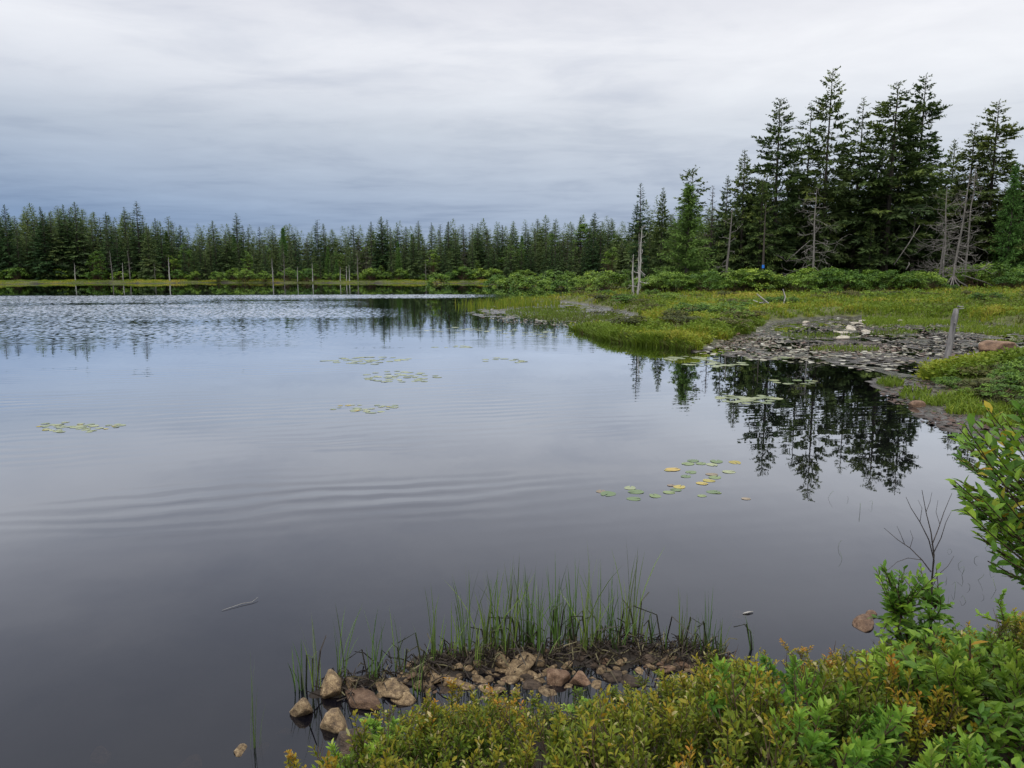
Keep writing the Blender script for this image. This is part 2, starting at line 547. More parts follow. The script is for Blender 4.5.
POND = np.vstack((
    plist((-400, 290.5), (-150, 287), (0, 284.6), (60, 283.4), (100, 283.2), (150, 283.6), (200, 282.8), (300, 283), (400, 283.4), (470, 283.4), (510, 285.2),
          (560, 287.5), (600, 289.5), (614, 292), (598, 295.5), (560, 297.5), (530, 299.5), (505, 302), (484, 308), (474, 313),
          (490, 319), (535, 325), (575, 330), (588, 334), (605, 340), (632, 344.5), (665, 347), (690, 351), (715, 354), (740, 357), (800, 361), (860, 366), (893, 372),
          (878, 382), (900, 397), (925, 414), (960, 430), (1024, 442), (1150, 455), (1300, 475), (1480, 520), (1400, 575), (1250, 590), (1120, 612),
          (1024, 645), (930, 664), (850, 672), (760, 680), (700, 692), (640, 714), (560, 724), (470, 731), (400, 738), (345, 754), (300, 800), (250, 880)),
    np.array([(-1.6, 1.3), (-4, -1), (-14, -6), (-60, -12), (-160, 0), (-220, 60), (-190, 84)])))
MUD = [plist((704, 352), (724, 342), (757, 334), (774, 322), (830, 317.5), (900, 318.5), (960, 322), (1030, 329), (1150, 334), (1150, 362), (1010, 366), (950, 370), (918, 376), (893, 374),
             (860, 367), (800, 362), (740, 358)),
       plist((872, 382), (905, 372), (935, 384), (925, 396), (962, 404), (1005, 412), (1060, 420), (1110, 432), (1110, 452), (1024, 443), (960, 431), (925, 415), (900, 398)),
       plist((468, 313), (486, 306.5), (520, 302), (560, 301), (600, 307), (632, 314), (640, 322), (618, 329), (588, 330), (560, 328), (520, 323), (490, 320))]
RIDGE = plist((322, 693), (362, 686), (400, 682), (440, 674), (500, 666), (560, 662), (640, 660), (718, 664))
PEAT = plist((430, 668), (500, 660), (560, 655), (640, 653), (716, 660))
MOUND = plist((945, 372), (990, 378), (1060, 385), (1150, 395))


def fields(P):
    d = poly_sd(P, POND)
    mud = np.zeros(len(P))
    for m in MUD:
        mud = np.maximum(mud, 1 - sstep(poly_sd(P, m), -0.2, 1.0))
    return d, mud


def height_full(P):
    P = np.asarray(P, float)
    x, y = P[:, 0], P[:, 1]
    d, mud = fields(P)
    dj = d + (fbm(x * 0.8, y * 0.8, 3) - 0.5) * np.where(y > 8, 1.0, 0.25)
    near = y < 6
    land = 0.12 * sstep(dj, 0, 0.25) + 0.19 * sstep(dj, 0.3, 4) + 0.5 * sstep(dj, 14, 42) + 1.2 * sstep(dj, 42, 120)
    land = land + ((fbm(x * 0.5, y * 0.5, 11) - 0.45) * 0.20 + (fbm(x * 1.5, y * 1.3, 12, 3) - 0.5) * 0.16) * sstep(dj, 0.2, 2)
    land_near = 0.10 * sstep(dj, 0, 0.3) + 0.28 * sstep(dj, 0.15, 1.4) + 0.06 * (fbm(x * 2.5, y * 2.5, 5) - 0.5) * sstep(dj, 0, 0.4)
    land = np.where(near, land_near, land)
    mound = sstep(-line_d(P, MOUND), -1.6, -0.2) * sstep(dj, 0.1, 1.0)
    land = land + 0.05 * mound
    under = -0.02 - 0.10 * sstep(-d, 0, 0.5) - 0.45 * sstep(-d, 0.4, 4) + 0.05 * (fbm(x * 2, y * 2, 8) - 0.5)
    z = np.where(d > 0, np.maximum(land, 0.004), under)
    zm = 0.003 - 0.005 * (x < 5.0) + 0.045 * (fbm(x * 1.3, y * 0.6, 21, 5) - 0.5) + 0.045 * (fbm(x * 4, y * 3, 23, 3) - 0.5)
    z = z * (1 - mud) + zm * mud
    rd = line_d(P, RIDGE)
    z = np.maximum(z, 0.012 - 0.8 * rd ** 1.5 + 0.06 * (fbm(x * 7, y * 7, 31) - 0.5))
    pd = line_d(P, PEAT)
    z = np.maximum(z, 0.012 - 0.4 * pd ** 1.3 + 0.08 * (fbm(x * 6, y * 6, 37) - 0.5))
    return z, d, mud, rd, pd


def height(x, y):
    x = np.atleast_1d(np.asarray(x, float)); y = np.atleast_1d(np.asarray(y, float))
    return height_full(np.stack((x, y), 1))[0]


def h1(x, y):
    return float(height(x, y)[0])


def build_ground():
    def mud_color(ns, ls, tc):
        mp = nd(ns, ls, "ShaderNodeMapping", None, Vector=tc.outputs['Object'], Scale=(1.0, 0.45, 1))
        n1 = nd(ns, ls, "ShaderNodeTexNoise", None, Vector=mp.outputs[0], Scale=5.0, Detail=9.0, Roughness=0.78)
        n2 = nd(ns, ls, "ShaderNodeTexNoise", None, Vector=mp.outputs[0], Scale=0.5, Detail=4.0)
        c1 = ramp(ns, ls, n1.outputs['Fac'], [(0.36, (0.014, 0.012, 0.010)), (0.50, (0.05, 0.044, 0.038)), (0.62, (0.15, 0.14, 0.135)), (0.78, (0.10, 0.08, 0.06))])
        c2 = ramp(ns, ls, n2.outputs['Fac'], [(0.35, (0.78, 0.66, 0.56)), (0.52, (1.0, 1.0, 0.98)), (0.70, (0.70, 0.82, 0.45))])
        mm = nd(ns, ls, "ShaderNodeMix", {'data_type': 'RGBA', 'blend_type': 'MULTIPLY'}, i0=1.0, i6=c1, i7=c2)
        rr = nd(ns, ls, "ShaderNodeMapRange", None, Value=n1.outputs['Fac'], i1=0.38, i2=0.66, i3=0.10, i4=0.42)
        return mm.outputs[2], rr.outputs[0], n1.outputs['Fac']
    m, ns, ls = new_mat("ground_soil")
    tc = ns.new("ShaderNodeTexCoord")
    at = nd(ns, ls, "ShaderNodeAttribute", {'attribute_name': 'tint'})
    n1 = nd(ns, ls, "ShaderNodeTexNoise", None, Vector=tc.outputs['Object'], Scale=3.0, Detail=8.0, Roughness=0.7)
    green = ramp(ns, ls, n1.outputs['Fac'], [(0.3, (0.045, 0.05, 0.018)), (0.55, (0.10, 0.11, 0.03)), (0.75, (0.16, 0.15, 0.05))])
    peat = ramp(ns, ls, n1.outputs['Fac'], [(0.3, (0.010, 0.008, 0.007)), (0.55, (0.026, 0.019, 0.014)), (0.75, (0.055, 0.042, 0.03))])
    mx = nd(ns, ls, "ShaderNodeMix", {'data_type': 'RGBA'}, i0=at.outputs['Fac'], i6=green, i7=peat)
    bp = nd(ns, ls, "ShaderNodeBump", None, Strength=0.8, Distance=0.05, Height=n1.outputs['Fac'])
    mc, mr_, mh = mud_color(ns, ls, tc)
    am = nd(ns, ls, "ShaderNodeAttribute", {'attribute_name': 'mud'})
    jig = nd(ns, ls, "ShaderNodeMath", {'operation': 'MULTIPLY_ADD', 'use_clamp': True}, i0=am.outputs['Fac'], i1=4.0, i2=nd(ns, ls, "ShaderNodeMath", {'operation': 'MULTIPLY_ADD'}, i0=n1.outputs['Fac'], i1=-2.4, i2=-1.6).outputs[0])
    cc = nd(ns, ls, "ShaderNodeMix", {'data_type': 'RGBA'}, i0=jig.outputs[0], i6=mx.outputs[2], i7=mc)
    rg = nd(ns, ls, "ShaderNodeMix", {'data_type': 'FLOAT'}, i0=jig.outputs[0], i2=0.85, i3=mr_)
    p = nd(ns, ls, "ShaderNodeBsdfPrincipled", None, Base_Color=cc.outputs[2], Roughness=rg.outputs[0], Specular_IOR_Level=0.4, Normal=bp.outputs[0])
    o = ns.new("ShaderNodeOutputMaterial"); ls.new(p.outputs[0], o.inputs[0])
    M_SOIL = M_MUD = m

    m, ns, ls = new_mat("pond_bed_silt")
    tc = ns.new("ShaderNodeTexCoord")
    n1 = nd(ns, ls, "ShaderNodeTexNoise", None, Vector=tc.outputs['Object'], Scale=1.4, Detail=6.0, Roughness=0.6)
    c1 = ramp(ns, ls, n1.outputs['Fac'], [(0.35, (0.03, 0.027, 0.027)), (0.6, (0.055, 0.048, 0.045)), (0.75, (0.10, 0.08, 0.065))])
    p = nd(ns, ls, "ShaderNodeBsdfPrincipled", None, Base_Color=c1, Roughness=0.9, Specular_IOR_Level=0.1)
    o = ns.new("ShaderNodeOutputMaterial"); ls.new(p.outputs[0], o.inputs[0])
    M_BED = m

    front = np.radians(np.linspace(-40, 40, 820))
    side_ = np.radians(np.linspace(40, 320, 120))[1:-1]
    ang = np.concatenate((front, side_))
    k = np.arange(520)
    # rows spaced about one to two picture rows apart, then stretched out to the horizon
    pyr = np.concatenate((np.linspace(800, 420, 400)[:-1], np.linspace(420, 296, 380)[:-1], np.linspace(296, 273.5, 60)))
    rads = on_plane(np.full(len(pyr), 512.0), pyr)[:, 1]
    rads = np.concatenate((np.linspace(0.2, rads[0], 14)[:-1], rads, np.array([320, 380, 460, 560, 700, 900, 1200.0])))
    A, R = np.meshgrid(ang, rads, indexing='xy')
    X, Y = (R * np.sin(A)).ravel(), (R * np.cos(A)).ravel()
    z, d, mud, rd, pd = height_full(np.stack((X, Y), 1))
    nA, nR = len(ang), len(rads)
    i, j = np.meshgrid(np.arange(nR - 1), np.arange(nA), indexing='ij')
    j2 = (j + 1) % nA
    Q = np.stack((i * nA + j, i * nA + j2, (i + 1) * nA + j2, (i + 1) * nA + j), -1).reshape(-1, 4)
    V = np.stack((X, Y, z), 1)
    peat = np.maximum(1 - sstep(d, 0.25, 0.9), np.maximum(1 - sstep(rd, 0.2, 0.5), 1 - sstep(pd, 0.25, 0.5)))
    peat = np.maximum(peat, np.where(Y < 6, 0.85, 0))
    qm = mud[Q].mean(1); qz = z[Q].max(1); qd = d[Q].mean(1)
    zone = np.where(qm > 0.5, 1, np.where((qd < 0) & (qz < -0.06), 2, 0))
    for zi, (nm, mt) in enumerate((("ground", M_SOIL), ("mud_flat_ground", M_MUD), ("pond_bed_ground", M_BED))):
        q = Q[zone == zi]
        used, inv = np.unique(q, return_inverse=True)
        mb = MB()
        mb.add(V[used], None, inv.reshape(-1, 4), peat[used])
        go = tag(mb.build(nm, mt, None, True), kind="structure")
        am = go.data.attributes.new("mud", 'FLOAT', 'POINT')
        am.data.foreach_set("value", mud[used].astype(np.float32))
    # earth below frame centre, closes the hole in the grid under the viewer
    mb = MB()
    n0 = nA
    mb.add(np.vstack((V[:n0], [[0, 0, float(height(0, 0)[0])]])), [(a, n0, (a + 1) % n0) for a in range(n0)][::1], None, 0.85)
    tag(mb.build("ground", M_SOIL, None, True), kind="structure")


def build_water():
    m, ns, ls = new_mat("pond_water")
    tc = ns.new("ShaderNodeTexCoord")
    P = tc.outputs['Object']
    sp = nd(ns, ls, "ShaderNodeSeparateXYZ", None, Vector=P)
    def M(op, a, b=None, c=None, clamp=False):
        n = ns.new("ShaderNodeMath"); n.operation = op; n.use_clamp = clamp
        for i_, v in enumerate((a, b, c)):
            if v is None: continue
            if isinstance(v, (int, float)): n.inputs[i_].default_value = v
            else: ls.new(v, n.inputs[i_])
        return n.outputs[0]
    def noise(scale, det, sx, sy, out='Color', off=0.0, dist=0.0):
        mp = nd(ns, ls, "ShaderNodeMapping", None, Vector=P, Scale=(sx, sy, 1), Location=(off, off, 0))
        return nd(ns, ls, "ShaderNodeTexNoise", None, Vector=mp.outputs[0], Scale=scale, Detail=det, Roughness=0.55, Distortion=dist).outputs[out]
    X, Y = sp.outputs[0], sp.outputs[1]
    def band(v, a, b, c, d):
        u = nd(ns, ls, "ShaderNodeMapRange", {'interpolation_type': 'SMOOTHSTEP'}, Value=v, i1=a, i2=b, i3=0.0, i4=1.0).outputs[0]
        w = nd(ns, ls, "ShaderNodeMapRange", {'interpolation_type': 'SMOOTHSTEP'}, Value=v, i1=c, i2=d, i3=1.0, i4=0.0).outputs[0]
        return M('MULTIPLY', u, w)
    wob = noise(0.12, 3, 0.5, 1.0, 'Fac', 4.0)
    Yw = M('ADD', Y, M('MULTIPLY', M('SUBTRACT', wob, 0.5), 9.0))
    patch = noise(0.16, 3, 0.35, 1.0, 'Fac', 11.0)
    patch = nd(ns, ls, "ShaderNodeMapRange", None, Value=patch, i1=0.40, i2=0.58, i3=0.25, i4=1.0).outputs[0]
    # a breeze ruffles the open water between 22 m and 62 m out, dying away towards the sheltered meadow side
    XoY = M('DIVIDE', X, M('MAXIMUM', Y, 1.0))
    open_ = nd(ns, ls, "ShaderNodeMapRange", {'interpolation_type': 'SMOOTHSTEP'}, Value=XoY, i1=-0.42, i2=-0.10, i3=1.0, i4=0.0).outputs[0]
    ruffle = M('MULTIPLY', M('MULTIPLY', band(Yw, 15.0, 38.0, 52.0, 60.0), open_), patch)
    gust = M('MULTIPLY', band(M('ADD', Y, M('MULTIPLY', X, -0.10)), 51.0, 55.0, 58.5, 61.0),
             nd(ns, ls, "ShaderNodeMapRange", {'interpolation_type': 'SMOOTHSTEP'}, Value=XoY, i1=-0.12, i2=0.02, i3=1.3, i4=0.0).outputs[0])
    gust2 = M('MULTIPLY', band(Y, 30.0, 33.0, 37.0, 42.0),
              nd(ns, ls, "ShaderNodeMapRange", {'interpolation_type': 'SMOOTHSTEP'}, Value=XoY, i1=-0.30, i2=-0.10, i3=1.0, i4=0.0).outputs[0])
    amp = M('MAXIMUM', M('MAXIMUM', ruffle, gust), M('MULTIPLY', gust2, 0.8))
    c1 = noise(4.6, 2, 2.0, 0.9)
    c2 = noise(2.2, 2, 0.35, 1.0, off=7.0)
    v1 = nd(ns, ls, "ShaderNodeVectorMath", {'operation': 'SUBTRACT'}, i0=c1, i1=(0.5, 0.5, 0.5))
    v2 = nd(ns, ls, "ShaderNodeVectorMath", {'operation': 'SUBTRACT'}, i0=c2, i1=(0.5, 0.5, 0.5))
    s1 = nd(ns, ls, "ShaderNodeVectorMath", {'operation': 'SCALE'}, i0=v1.outputs[0], Scale=M('MULTIPLY_ADD', amp, 0.5, 0.006))
    # slow swells from the breeze on the near water
    mp = nd(ns, ls, "ShaderNodeMapping", None, Vector=P, Scale=(0.6, 1.0, 1), Rotation=(0, 0, -0.42))
    wv = nd(ns, ls, "ShaderNodeTexWave", {'wave_type': 'BANDS', 'bands_direction': 'Y'}, Vector=mp.outputs[0], Scale=1.15, Distortion=7.0, Detail=3.0, Detail_Scale=0.8)
    wpatch = nd(ns, ls, "ShaderNodeMapRange", {'interpolation_type': 'SMOOTHSTEP'}, Value=noise(0.30, 2, 0.5, 1.0, 'Fac', 21.0), i1=0.42, i2=0.68, i3=0.0, i4=1.0).outputs[0]
    calm = nd(ns, ls, "ShaderNodeMapRange", {'interpolation_type': 'SMOOTHSTEP'}, Value=XoY, i1=-0.15, i2=0.22, i3=1.0, i4=0.12).outputs[0]
    wamp = M('MULTIPLY', M('MULTIPLY', wpatch, calm), band(Y, 4.0, 6.5, 16.0, 30.0))
    sw = M('MULTIPLY', M('SUBTRACT', wv.outputs['Fac'], 0.5), M('MULTIPLY', wamp, 0.045))
    s2 = nd(ns, ls, "ShaderNodeVectorMath", {'operation': 'SCALE'}, i0=v2.outputs[0], Scale=M('MULTIPLY_ADD', wamp, 0.03, 0.004))
    ad = nd(ns, ls, "ShaderNodeVectorMath", {'operation': 'ADD'}, i0=s1.outputs[0], i1=s2.outputs[0])
    sp2 = nd(ns, ls, "ShaderNodeSeparateXYZ", None, Vector=ad.outputs[0])
    cm = nd(ns, ls, "ShaderNodeCombineXYZ", None, X=sp2.outputs[0], Y=M('ADD', M('ADD', sp2.outputs[1], sw), M('MULTIPLY', amp, -0.05)), Z=1.0)
    nrm = nd(ns, ls, "ShaderNodeVectorMath", {'operation': 'NORMALIZE'}, i0=cm.outputs[0]).outputs[0]
    fr = nd(ns, ls, "ShaderNodeFresnel", None, IOR=1.33, Normal=nrm)
    gl = nd(ns, ls, "ShaderNodeBsdfGlossy", None, Color=(0.915, 0.945, 1.0, 1), Roughness=0.012, Normal=nrm)
    df = nd(ns, ls, "ShaderNodeBsdfDiffuse", None, Color=(0.006, 0.006, 0.010, 1))
    tr = nd(ns, ls, "ShaderNodeBsdfTransparent", None, Color=(0.50, 0.43, 0.36, 1))
    body = nd(ns, ls, "ShaderNodeMixShader", None, i0=0.42, i1=df.outputs[0], i2=tr.outputs[0])
    frs = M('MULTIPLY', fr.outputs[0], 2.0, None, True)
    mx = nd(ns, ls, "ShaderNodeMixShader", None, i0=frs, i1=body.outputs[0], i2=gl.outputs[0])
    o = ns.new("ShaderNodeOutputMaterial"); ls.new(mx.outputs[0], o.inputs[0])
    mb = MB()
    xs = np.linspace(-240, 90, 12); ys = np.linspace(-20, 120, 8)
    XX, YY = np.meshgrid(xs, ys)
    i, j = np.meshgrid(np.arange(7), np.arange(11), indexing='ij')
    Q = np.stack((i * 12 + j, i * 12 + j + 1, (i + 1) * 12 + j + 1, (i + 1) * 12 + j), -1)
    mb.add(np.stack((XX.ravel(), YY.ravel(), np.zeros(96)), 1), None, Q)
    tag(mb.build("pond_water", m), kind="structure")


build_ground()
build_water()


# ------------------------------------------------------------------ tree builders
def conifer(name, h, r, base, whorl_gap, per, seed, mat, top_pow=0.8, up_top=0.7, up_low=-0.15, spray=0.45, spray_w=0.24, dens=1.0,
            gap=0.12, dead_low=10, trunk_r=None, bark=None, lean=0.0, sprays=3, bark_top=True, fork=0):
    """trunk (with its limbs) and crown (needle sprays in drooping whorls)"""
    g = np.random.default_rng(seed)
    tr, cr = MB(), MB()
    trunk_r = trunk_r or 0.012 * h + 0.02
    zz = np.linspace(-0.4, h, 13)
    wob = np.cumsum(g.normal(0, 0.012 * h / 12, (13, 2)), 0)
    px_ = wob[:, 0] + lean * zz; py_ = wob[:, 1]
    rad = trunk_r * (1 - np.clip(zz / h, 0, 1)) ** 0.85 + 0.012
    rad[0:2] *= 1.25
    tube(tr, np.stack((px_, py_, zz), 1), rad, 7)
    def axis(z): return np.array([np.interp(z, zz, px_), np.interp(z, zz, py_), z])
    # dead stubs below the living crown
    for _ in range(dead_low):
        z = g.uniform(0.12, max(base, 0.2) + 0.15) * h
        a = g.uniform(0, 2 * np.pi); L = r * g.uniform(0.3, 0.9)
        p0 = axis(z); d = np.array([math.cos(a), math.sin(a), g.uniform(-0.35, 0.15)])
        pts = [p0 + d * L * t + np.array([0, 0, -0.18 * L * t * t]) for t in (0, 0.4, 0.75, 1)]
        tube(tr, pts, [0.03, 0.022, 0.014, 0.006], 3, cap=False)
    P, D, N, Ls, Ws, Ti = [], [], [], [], [], []
    z = base * h
    top = h * 0.995
    az = g.uniform(0, 6)
    while z < top:
        t = (z - base * h) / (h * (1 - base))
        prof = (1 - t) ** top_pow * min(1.0, 0.55 + 2.4 * t)
        n = max(3, int(round(per * (0.75 + 0.5 * g.random()) * (1 - 0.25 * t))))
        az += 0.9
        for k in range(n):
            if g.random() < gap * (1 - 0.5 * t): continue
            a = az + 2 * np.pi * k / n + g.normal(0, 0.25)
            L = max(0.16, r * prof * g.uniform(0.45, 1.2) + 0.10)
            el = up_low + (up_top - up_low) * t ** 1.3 + g.normal(0, 0.09)
            p0 = axis(z + g.normal(0, whorl_gap * 0.22))
            out = np.array([math.cos(a), math.sin(a), 0.0])
            droop = 0.10 + 0.18 * (1 - t)
            def pt(s):
                return p0 + out * L * s * math.cos(el) + np.array([0, 0, L * (math.sin(el) * s - droop * s * s + 0.16 * max(0, s - 0.55) ** 1.0)])
            tube(tr, [pt(s) for s in (0, 0.35, 0.7, 0.95)], np.array([0.030, 0.02, 0.012, 0.005]) * (0.5 + 0.5 * L / r) * (0.6 + h / 40), 3, cap=False)
            nt = max(2, int(L / spray * 2.6 * dens))
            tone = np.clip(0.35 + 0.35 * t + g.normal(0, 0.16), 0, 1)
            for q in range(nt):
                s = 0.18 + 0.82 * (q + g.random()) / nt
                sgn = 1 if q % 2 else -1
                w = (1 - s) * 0.42 * L + spray * 0.75 * (1.0 - 0.6 * t ** 1.5)
                fw = pt(min(1, s + 0.05)) - pt(s - 0.05); fw = fw / np.linalg.norm(fw)
                sd = np.array([-out[1], out[0], 0]) * sgn
                dm = fw * g.uniform(0.55, 0.95) + sd * g.uniform(0.35, 0.9) + np.array([0, 0, g.normal(-0.05, 0.12)])
                for b in range(sprays):
                    jit = g.normal(0, 0.30, 3) * (np.array([0.5, 0.5, 0.5]) if b == 0 else np.array([1.0, 1.0, 1.25]))
                    P.append(pt(s) + dm * (0 if b == 0 else w * g.uniform(0.15, 0.6)))
                    D.append(dm + jit)
                    N.append(np.array([g.normal(0, 0.28), g.normal(0, 0.28), 1.0]) if b == 0 else g.normal(0, 1, 3) + np.array([0, 0, 0.4]))
                    ll = w * (g.uniform(0.75, 1.05) if b == 0 else g.uniform(0.4, 0.75))
                    Ls.append(ll); Ws.append(min(spray_w, ll * 0.5) * g.uniform(0.7, 1.2))
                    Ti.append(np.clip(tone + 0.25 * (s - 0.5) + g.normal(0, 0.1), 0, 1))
        z += whorl_gap * g.uniform(0.75, 1.3) * (1 - 0.35 * t)
    # leader
    for k in range(7):
        P.append(axis(h * (1 - 0.012 * k) - 0.1)); a = g.uniform(0, 6.28)
        D.append([math.cos(a) * 0.5, math.sin(a) * 0.5, 1.0]); N.append([math.sin(a), -math.cos(a), 0.3])
        Ls.append(spray * 0.7); Ws.append(spray_w * 0.5); Ti.append(0.6)
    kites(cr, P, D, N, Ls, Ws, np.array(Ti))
    root = empty(name)
    return Proto(parts(root, tr.build("trunk", bark or M_BARK, root), cr.build("crown", mat, root)))


def larch(h, r, seed):
    g = np.random.default_rng(seed)
    tr, cr = MB(), MB()
    tube(tr, [(0, 0, -0.4), (0.03, 0, h * 0.3), (0, 0.04, h * 0.7), (0, 0, h)], [0.16, 0.12, 0.06, 0.012], 7)
    P, D, N, Ls, Ws, Ti = [], [], [], [], [], []
    z = 0.06 * h
    while z < h * 0.99:
        t = z / h
        for k in range(5):
            a = g.uniform(0, 6.28)
            L = (r * (1 - t) ** 0.95 + 0.12) * g.uniform(0.6, 1.12)
            el = 0.02 + 0.75 * t + g.normal(0, 0.12)
            out = np.array([math.cos(a), math.sin(a), 0])
            pt = lambda s: np.array([0, 0, z]) + out * L * s * math.cos(el) + np.array([0, 0, L * (math.sin(el) * s - 0.22 * s * s + 0.14 * s ** 3)])
            tube(tr, [pt(s) for s in (0, 0.4, 0.8, 1)], [0.022, 0.016, 0.009, 0.004], 3, cap=False)
            nt = int(L * 24) + 6
            s = g.uniform(0.1, 1, nt)
            tone = np.clip(0.5 + g.normal(0, 0.2), 0, 1)
            for q in range(nt):
                P.append(pt(s[q]) + g.normal(0, 0.05, 3))
                D.append(out * 0.5 + g.normal(0, 0.7, 3) + np.array([0, 0, -0.25]))
                N.append(g.normal(0, 1, 3)); Ls.append(g.uniform(0.16, 0.40)); Ws.append(g.uniform(0.04, 0.09))
                Ti.append(np.clip(tone + 0.3 * (s[q] - 0.5) + g.normal(0, 0.1), 0, 1))
        z += 0.17 * g.uniform(0.7, 1.3)
    kites(cr, P, D, N, Ls, Ws, np.array(Ti))
    root = empty("larch_tree")
    return Proto(parts(root, tr.build("trunk", M_BARK, root), cr.build("crown", M_LARCH, root)))


def dead_tree(name, h, r0, nb, blen, seed, mat, lean=(0, 0), lo=0.15, down=-0.25, fine=2, crook=0.02, roots=0):
    """a bare trunk and its bare branches"""
    g = np.random.default_rng(seed)
    tr = MB()
    zz = np.linspace(0, 1, 10)
    w = np.cumsum(g.normal(0, crook * h / 9 * 2, (10, 2)), 0)
    pts = np.stack((w[:, 0] + lean[0] * h * zz, w[:, 1] + lean[1] * h * zz, zz * h - 0.15), 1)
    tube(tr, pts, r0 * (1 - zz) ** 0.7 + r0 * 0.12, 7)
    for k in range(roots):
        a = 2 * np.pi * k / roots + g.normal(0, 0.3); L = g.uniform(0.8, 1.9)
        o_ = np.array([math.cos(a), math.sin(a), 0])
        tube(tr, [pts[1] * 0.9 + np.array([0, 0, 0.3]), pts[0] + o_ * L * 0.35 + np.array([0, 0, 0.75]), pts[0] + o_ * L * 0.75 + np.array([0, 0, 0.45]), pts[0] + o_ * L + np.array([0, 0, -0.1])],
             [r0 * 0.7, r0 * 0.6, r0 * 0.42, r0 * 0.2], 5)
    def branch(br, p0, d, L, rad, depth):
        n = 5
        q = [p0]; dd = d.copy()
        for s in range(n - 1):
            dd = dd + g.normal(0, 0.16, 3) + np.array([0, 0, (0.09 if s > 1 else -0.06)]); dd /= np.linalg.norm(dd)
            q.append(q[-1] + dd * L / (n - 1))
        tube(br, q, np.linspace(rad, rad * 0.4, n), 4 if depth == fine else 3, cap=False)
        if depth > 0:
            for _ in range(g.integers(2, 5)):
                i = g.integers(1, n)
                sd = np.cross(dd, g.normal(0, 1, 3)); sd /= np.linalg.norm(sd)
                branch(br, q[i], unit(dd * 0.8 + sd * 0.8), L * g.uniform(0.3, 0.6), rad * 0.68, depth - 1)
    limbs = []
    for k in range(nb):
        t = lo + (0.97 - lo) * (k + g.random()) / nb
        p0 = np.array([np.interp(t, zz, pts[:, c]) for c in range(3)])
        a = g.uniform(0, 6.28)
        d = unit(np.array([math.cos(a), math.sin(a), down + g.normal(0, 0.25) + 0.6 * t]))
        L = blen * (1 - 0.72 * t) * g.uniform(0.5, 1.15)
        limbs.append(MB())
        branch(limbs[-1], p0, d, L, max(0.012, r0 * 0.36 * (1 - 0.5 * t)), fine)
    root = empty(name)
    ch = [tr.build("trunk", mat, root, True)] + [b_.build("branch", mat, root) for b_ in limbs]
    return Proto(parts(root, *ch))


def bush(name, r, h, nclump, nleaf, leaf, seed, mat, tall=False):
    """woody stems and leaf clumps over an uneven dome"""
    g = np.random.default_rng(seed)
    st, lf = MB(), MB()
    P, N, T = [], [], []
    for c in range(nclump):
        a = g.uniform(0, 6.28); u = math.sqrt(g.random())
        rr = r * u * 0.9
        cz = h * (0.35 + 0.60 * math.sqrt(max(0, 1 - u * u)) * g.uniform(0.65, 1.1))
        if g.random() < 0.35: cz *= g.uniform(0.4, 0.8)
        ctr = np.array([rr * math.cos(a), rr * math.sin(a), cz])
        cs = np.array([1, 1, 0.6]) * r * g.uniform(0.16, 0.30)
        v = unit(g.normal(0, 1, (nleaf, 3))); v[:, 2] = np.abs(v[:, 2]) * 1.0 - 0.35 * (g.random(nleaf) < 0.4)
        pts = ctr + v * cs * g.uniform(0.55, 1.0, (nleaf, 1))
        P.append(pts); N.append(unit(v * 0.5 + np.array([0, 0, 0.7]) + g.normal(0, 0.35, (nleaf, 3))))
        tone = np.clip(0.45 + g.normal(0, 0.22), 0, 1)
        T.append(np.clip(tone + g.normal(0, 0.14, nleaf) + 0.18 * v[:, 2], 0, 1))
        tube(st, [(g.normal(0, 0.12 * r), g.normal(0, 0.12 * r), -0.1), ctr * np.array([0.5, 0.5, 0.55]), ctr * np.array([0.92, 0.92, 0.95])], [0.018, 0.013, 0.006], 4, cap=False)
    P, N, T = np.concatenate(P), np.concatenate(N), np.concatenate(T)
    n = len(P)
    D = unit(np.cross(N, g.normal(0, 1, (n, 3))))
    kites(lf, P, D, N, leaf * g.uniform(0.7, 1.3, n), leaf * 0.55 * g.uniform(0.7, 1.2, n), T)
    root = empty(name)
    return Proto(parts(root, st.build("stems", M_STEM, root), lf.build("foliage", mat, root)))


# ------------------------------------------------------------------ the stand of tall trees beyond the meadow
R = np.random.default_rng(71)


def tree_at(proto, px, Y, top_py, h0, label, cat, group, wide=1.0, rz=None, base_py=284, tilt=(0, 0)):
    x, zt = at_depth(px, top_py, Y)
    zb = h1(x, Y)
    s = (zt - zb) / h0
    return proto.place((x, Y, zb), R.uniform(0, 6.28) if rz is None else rz, (s * wide, s * wide, s), label, cat, group, tilt)


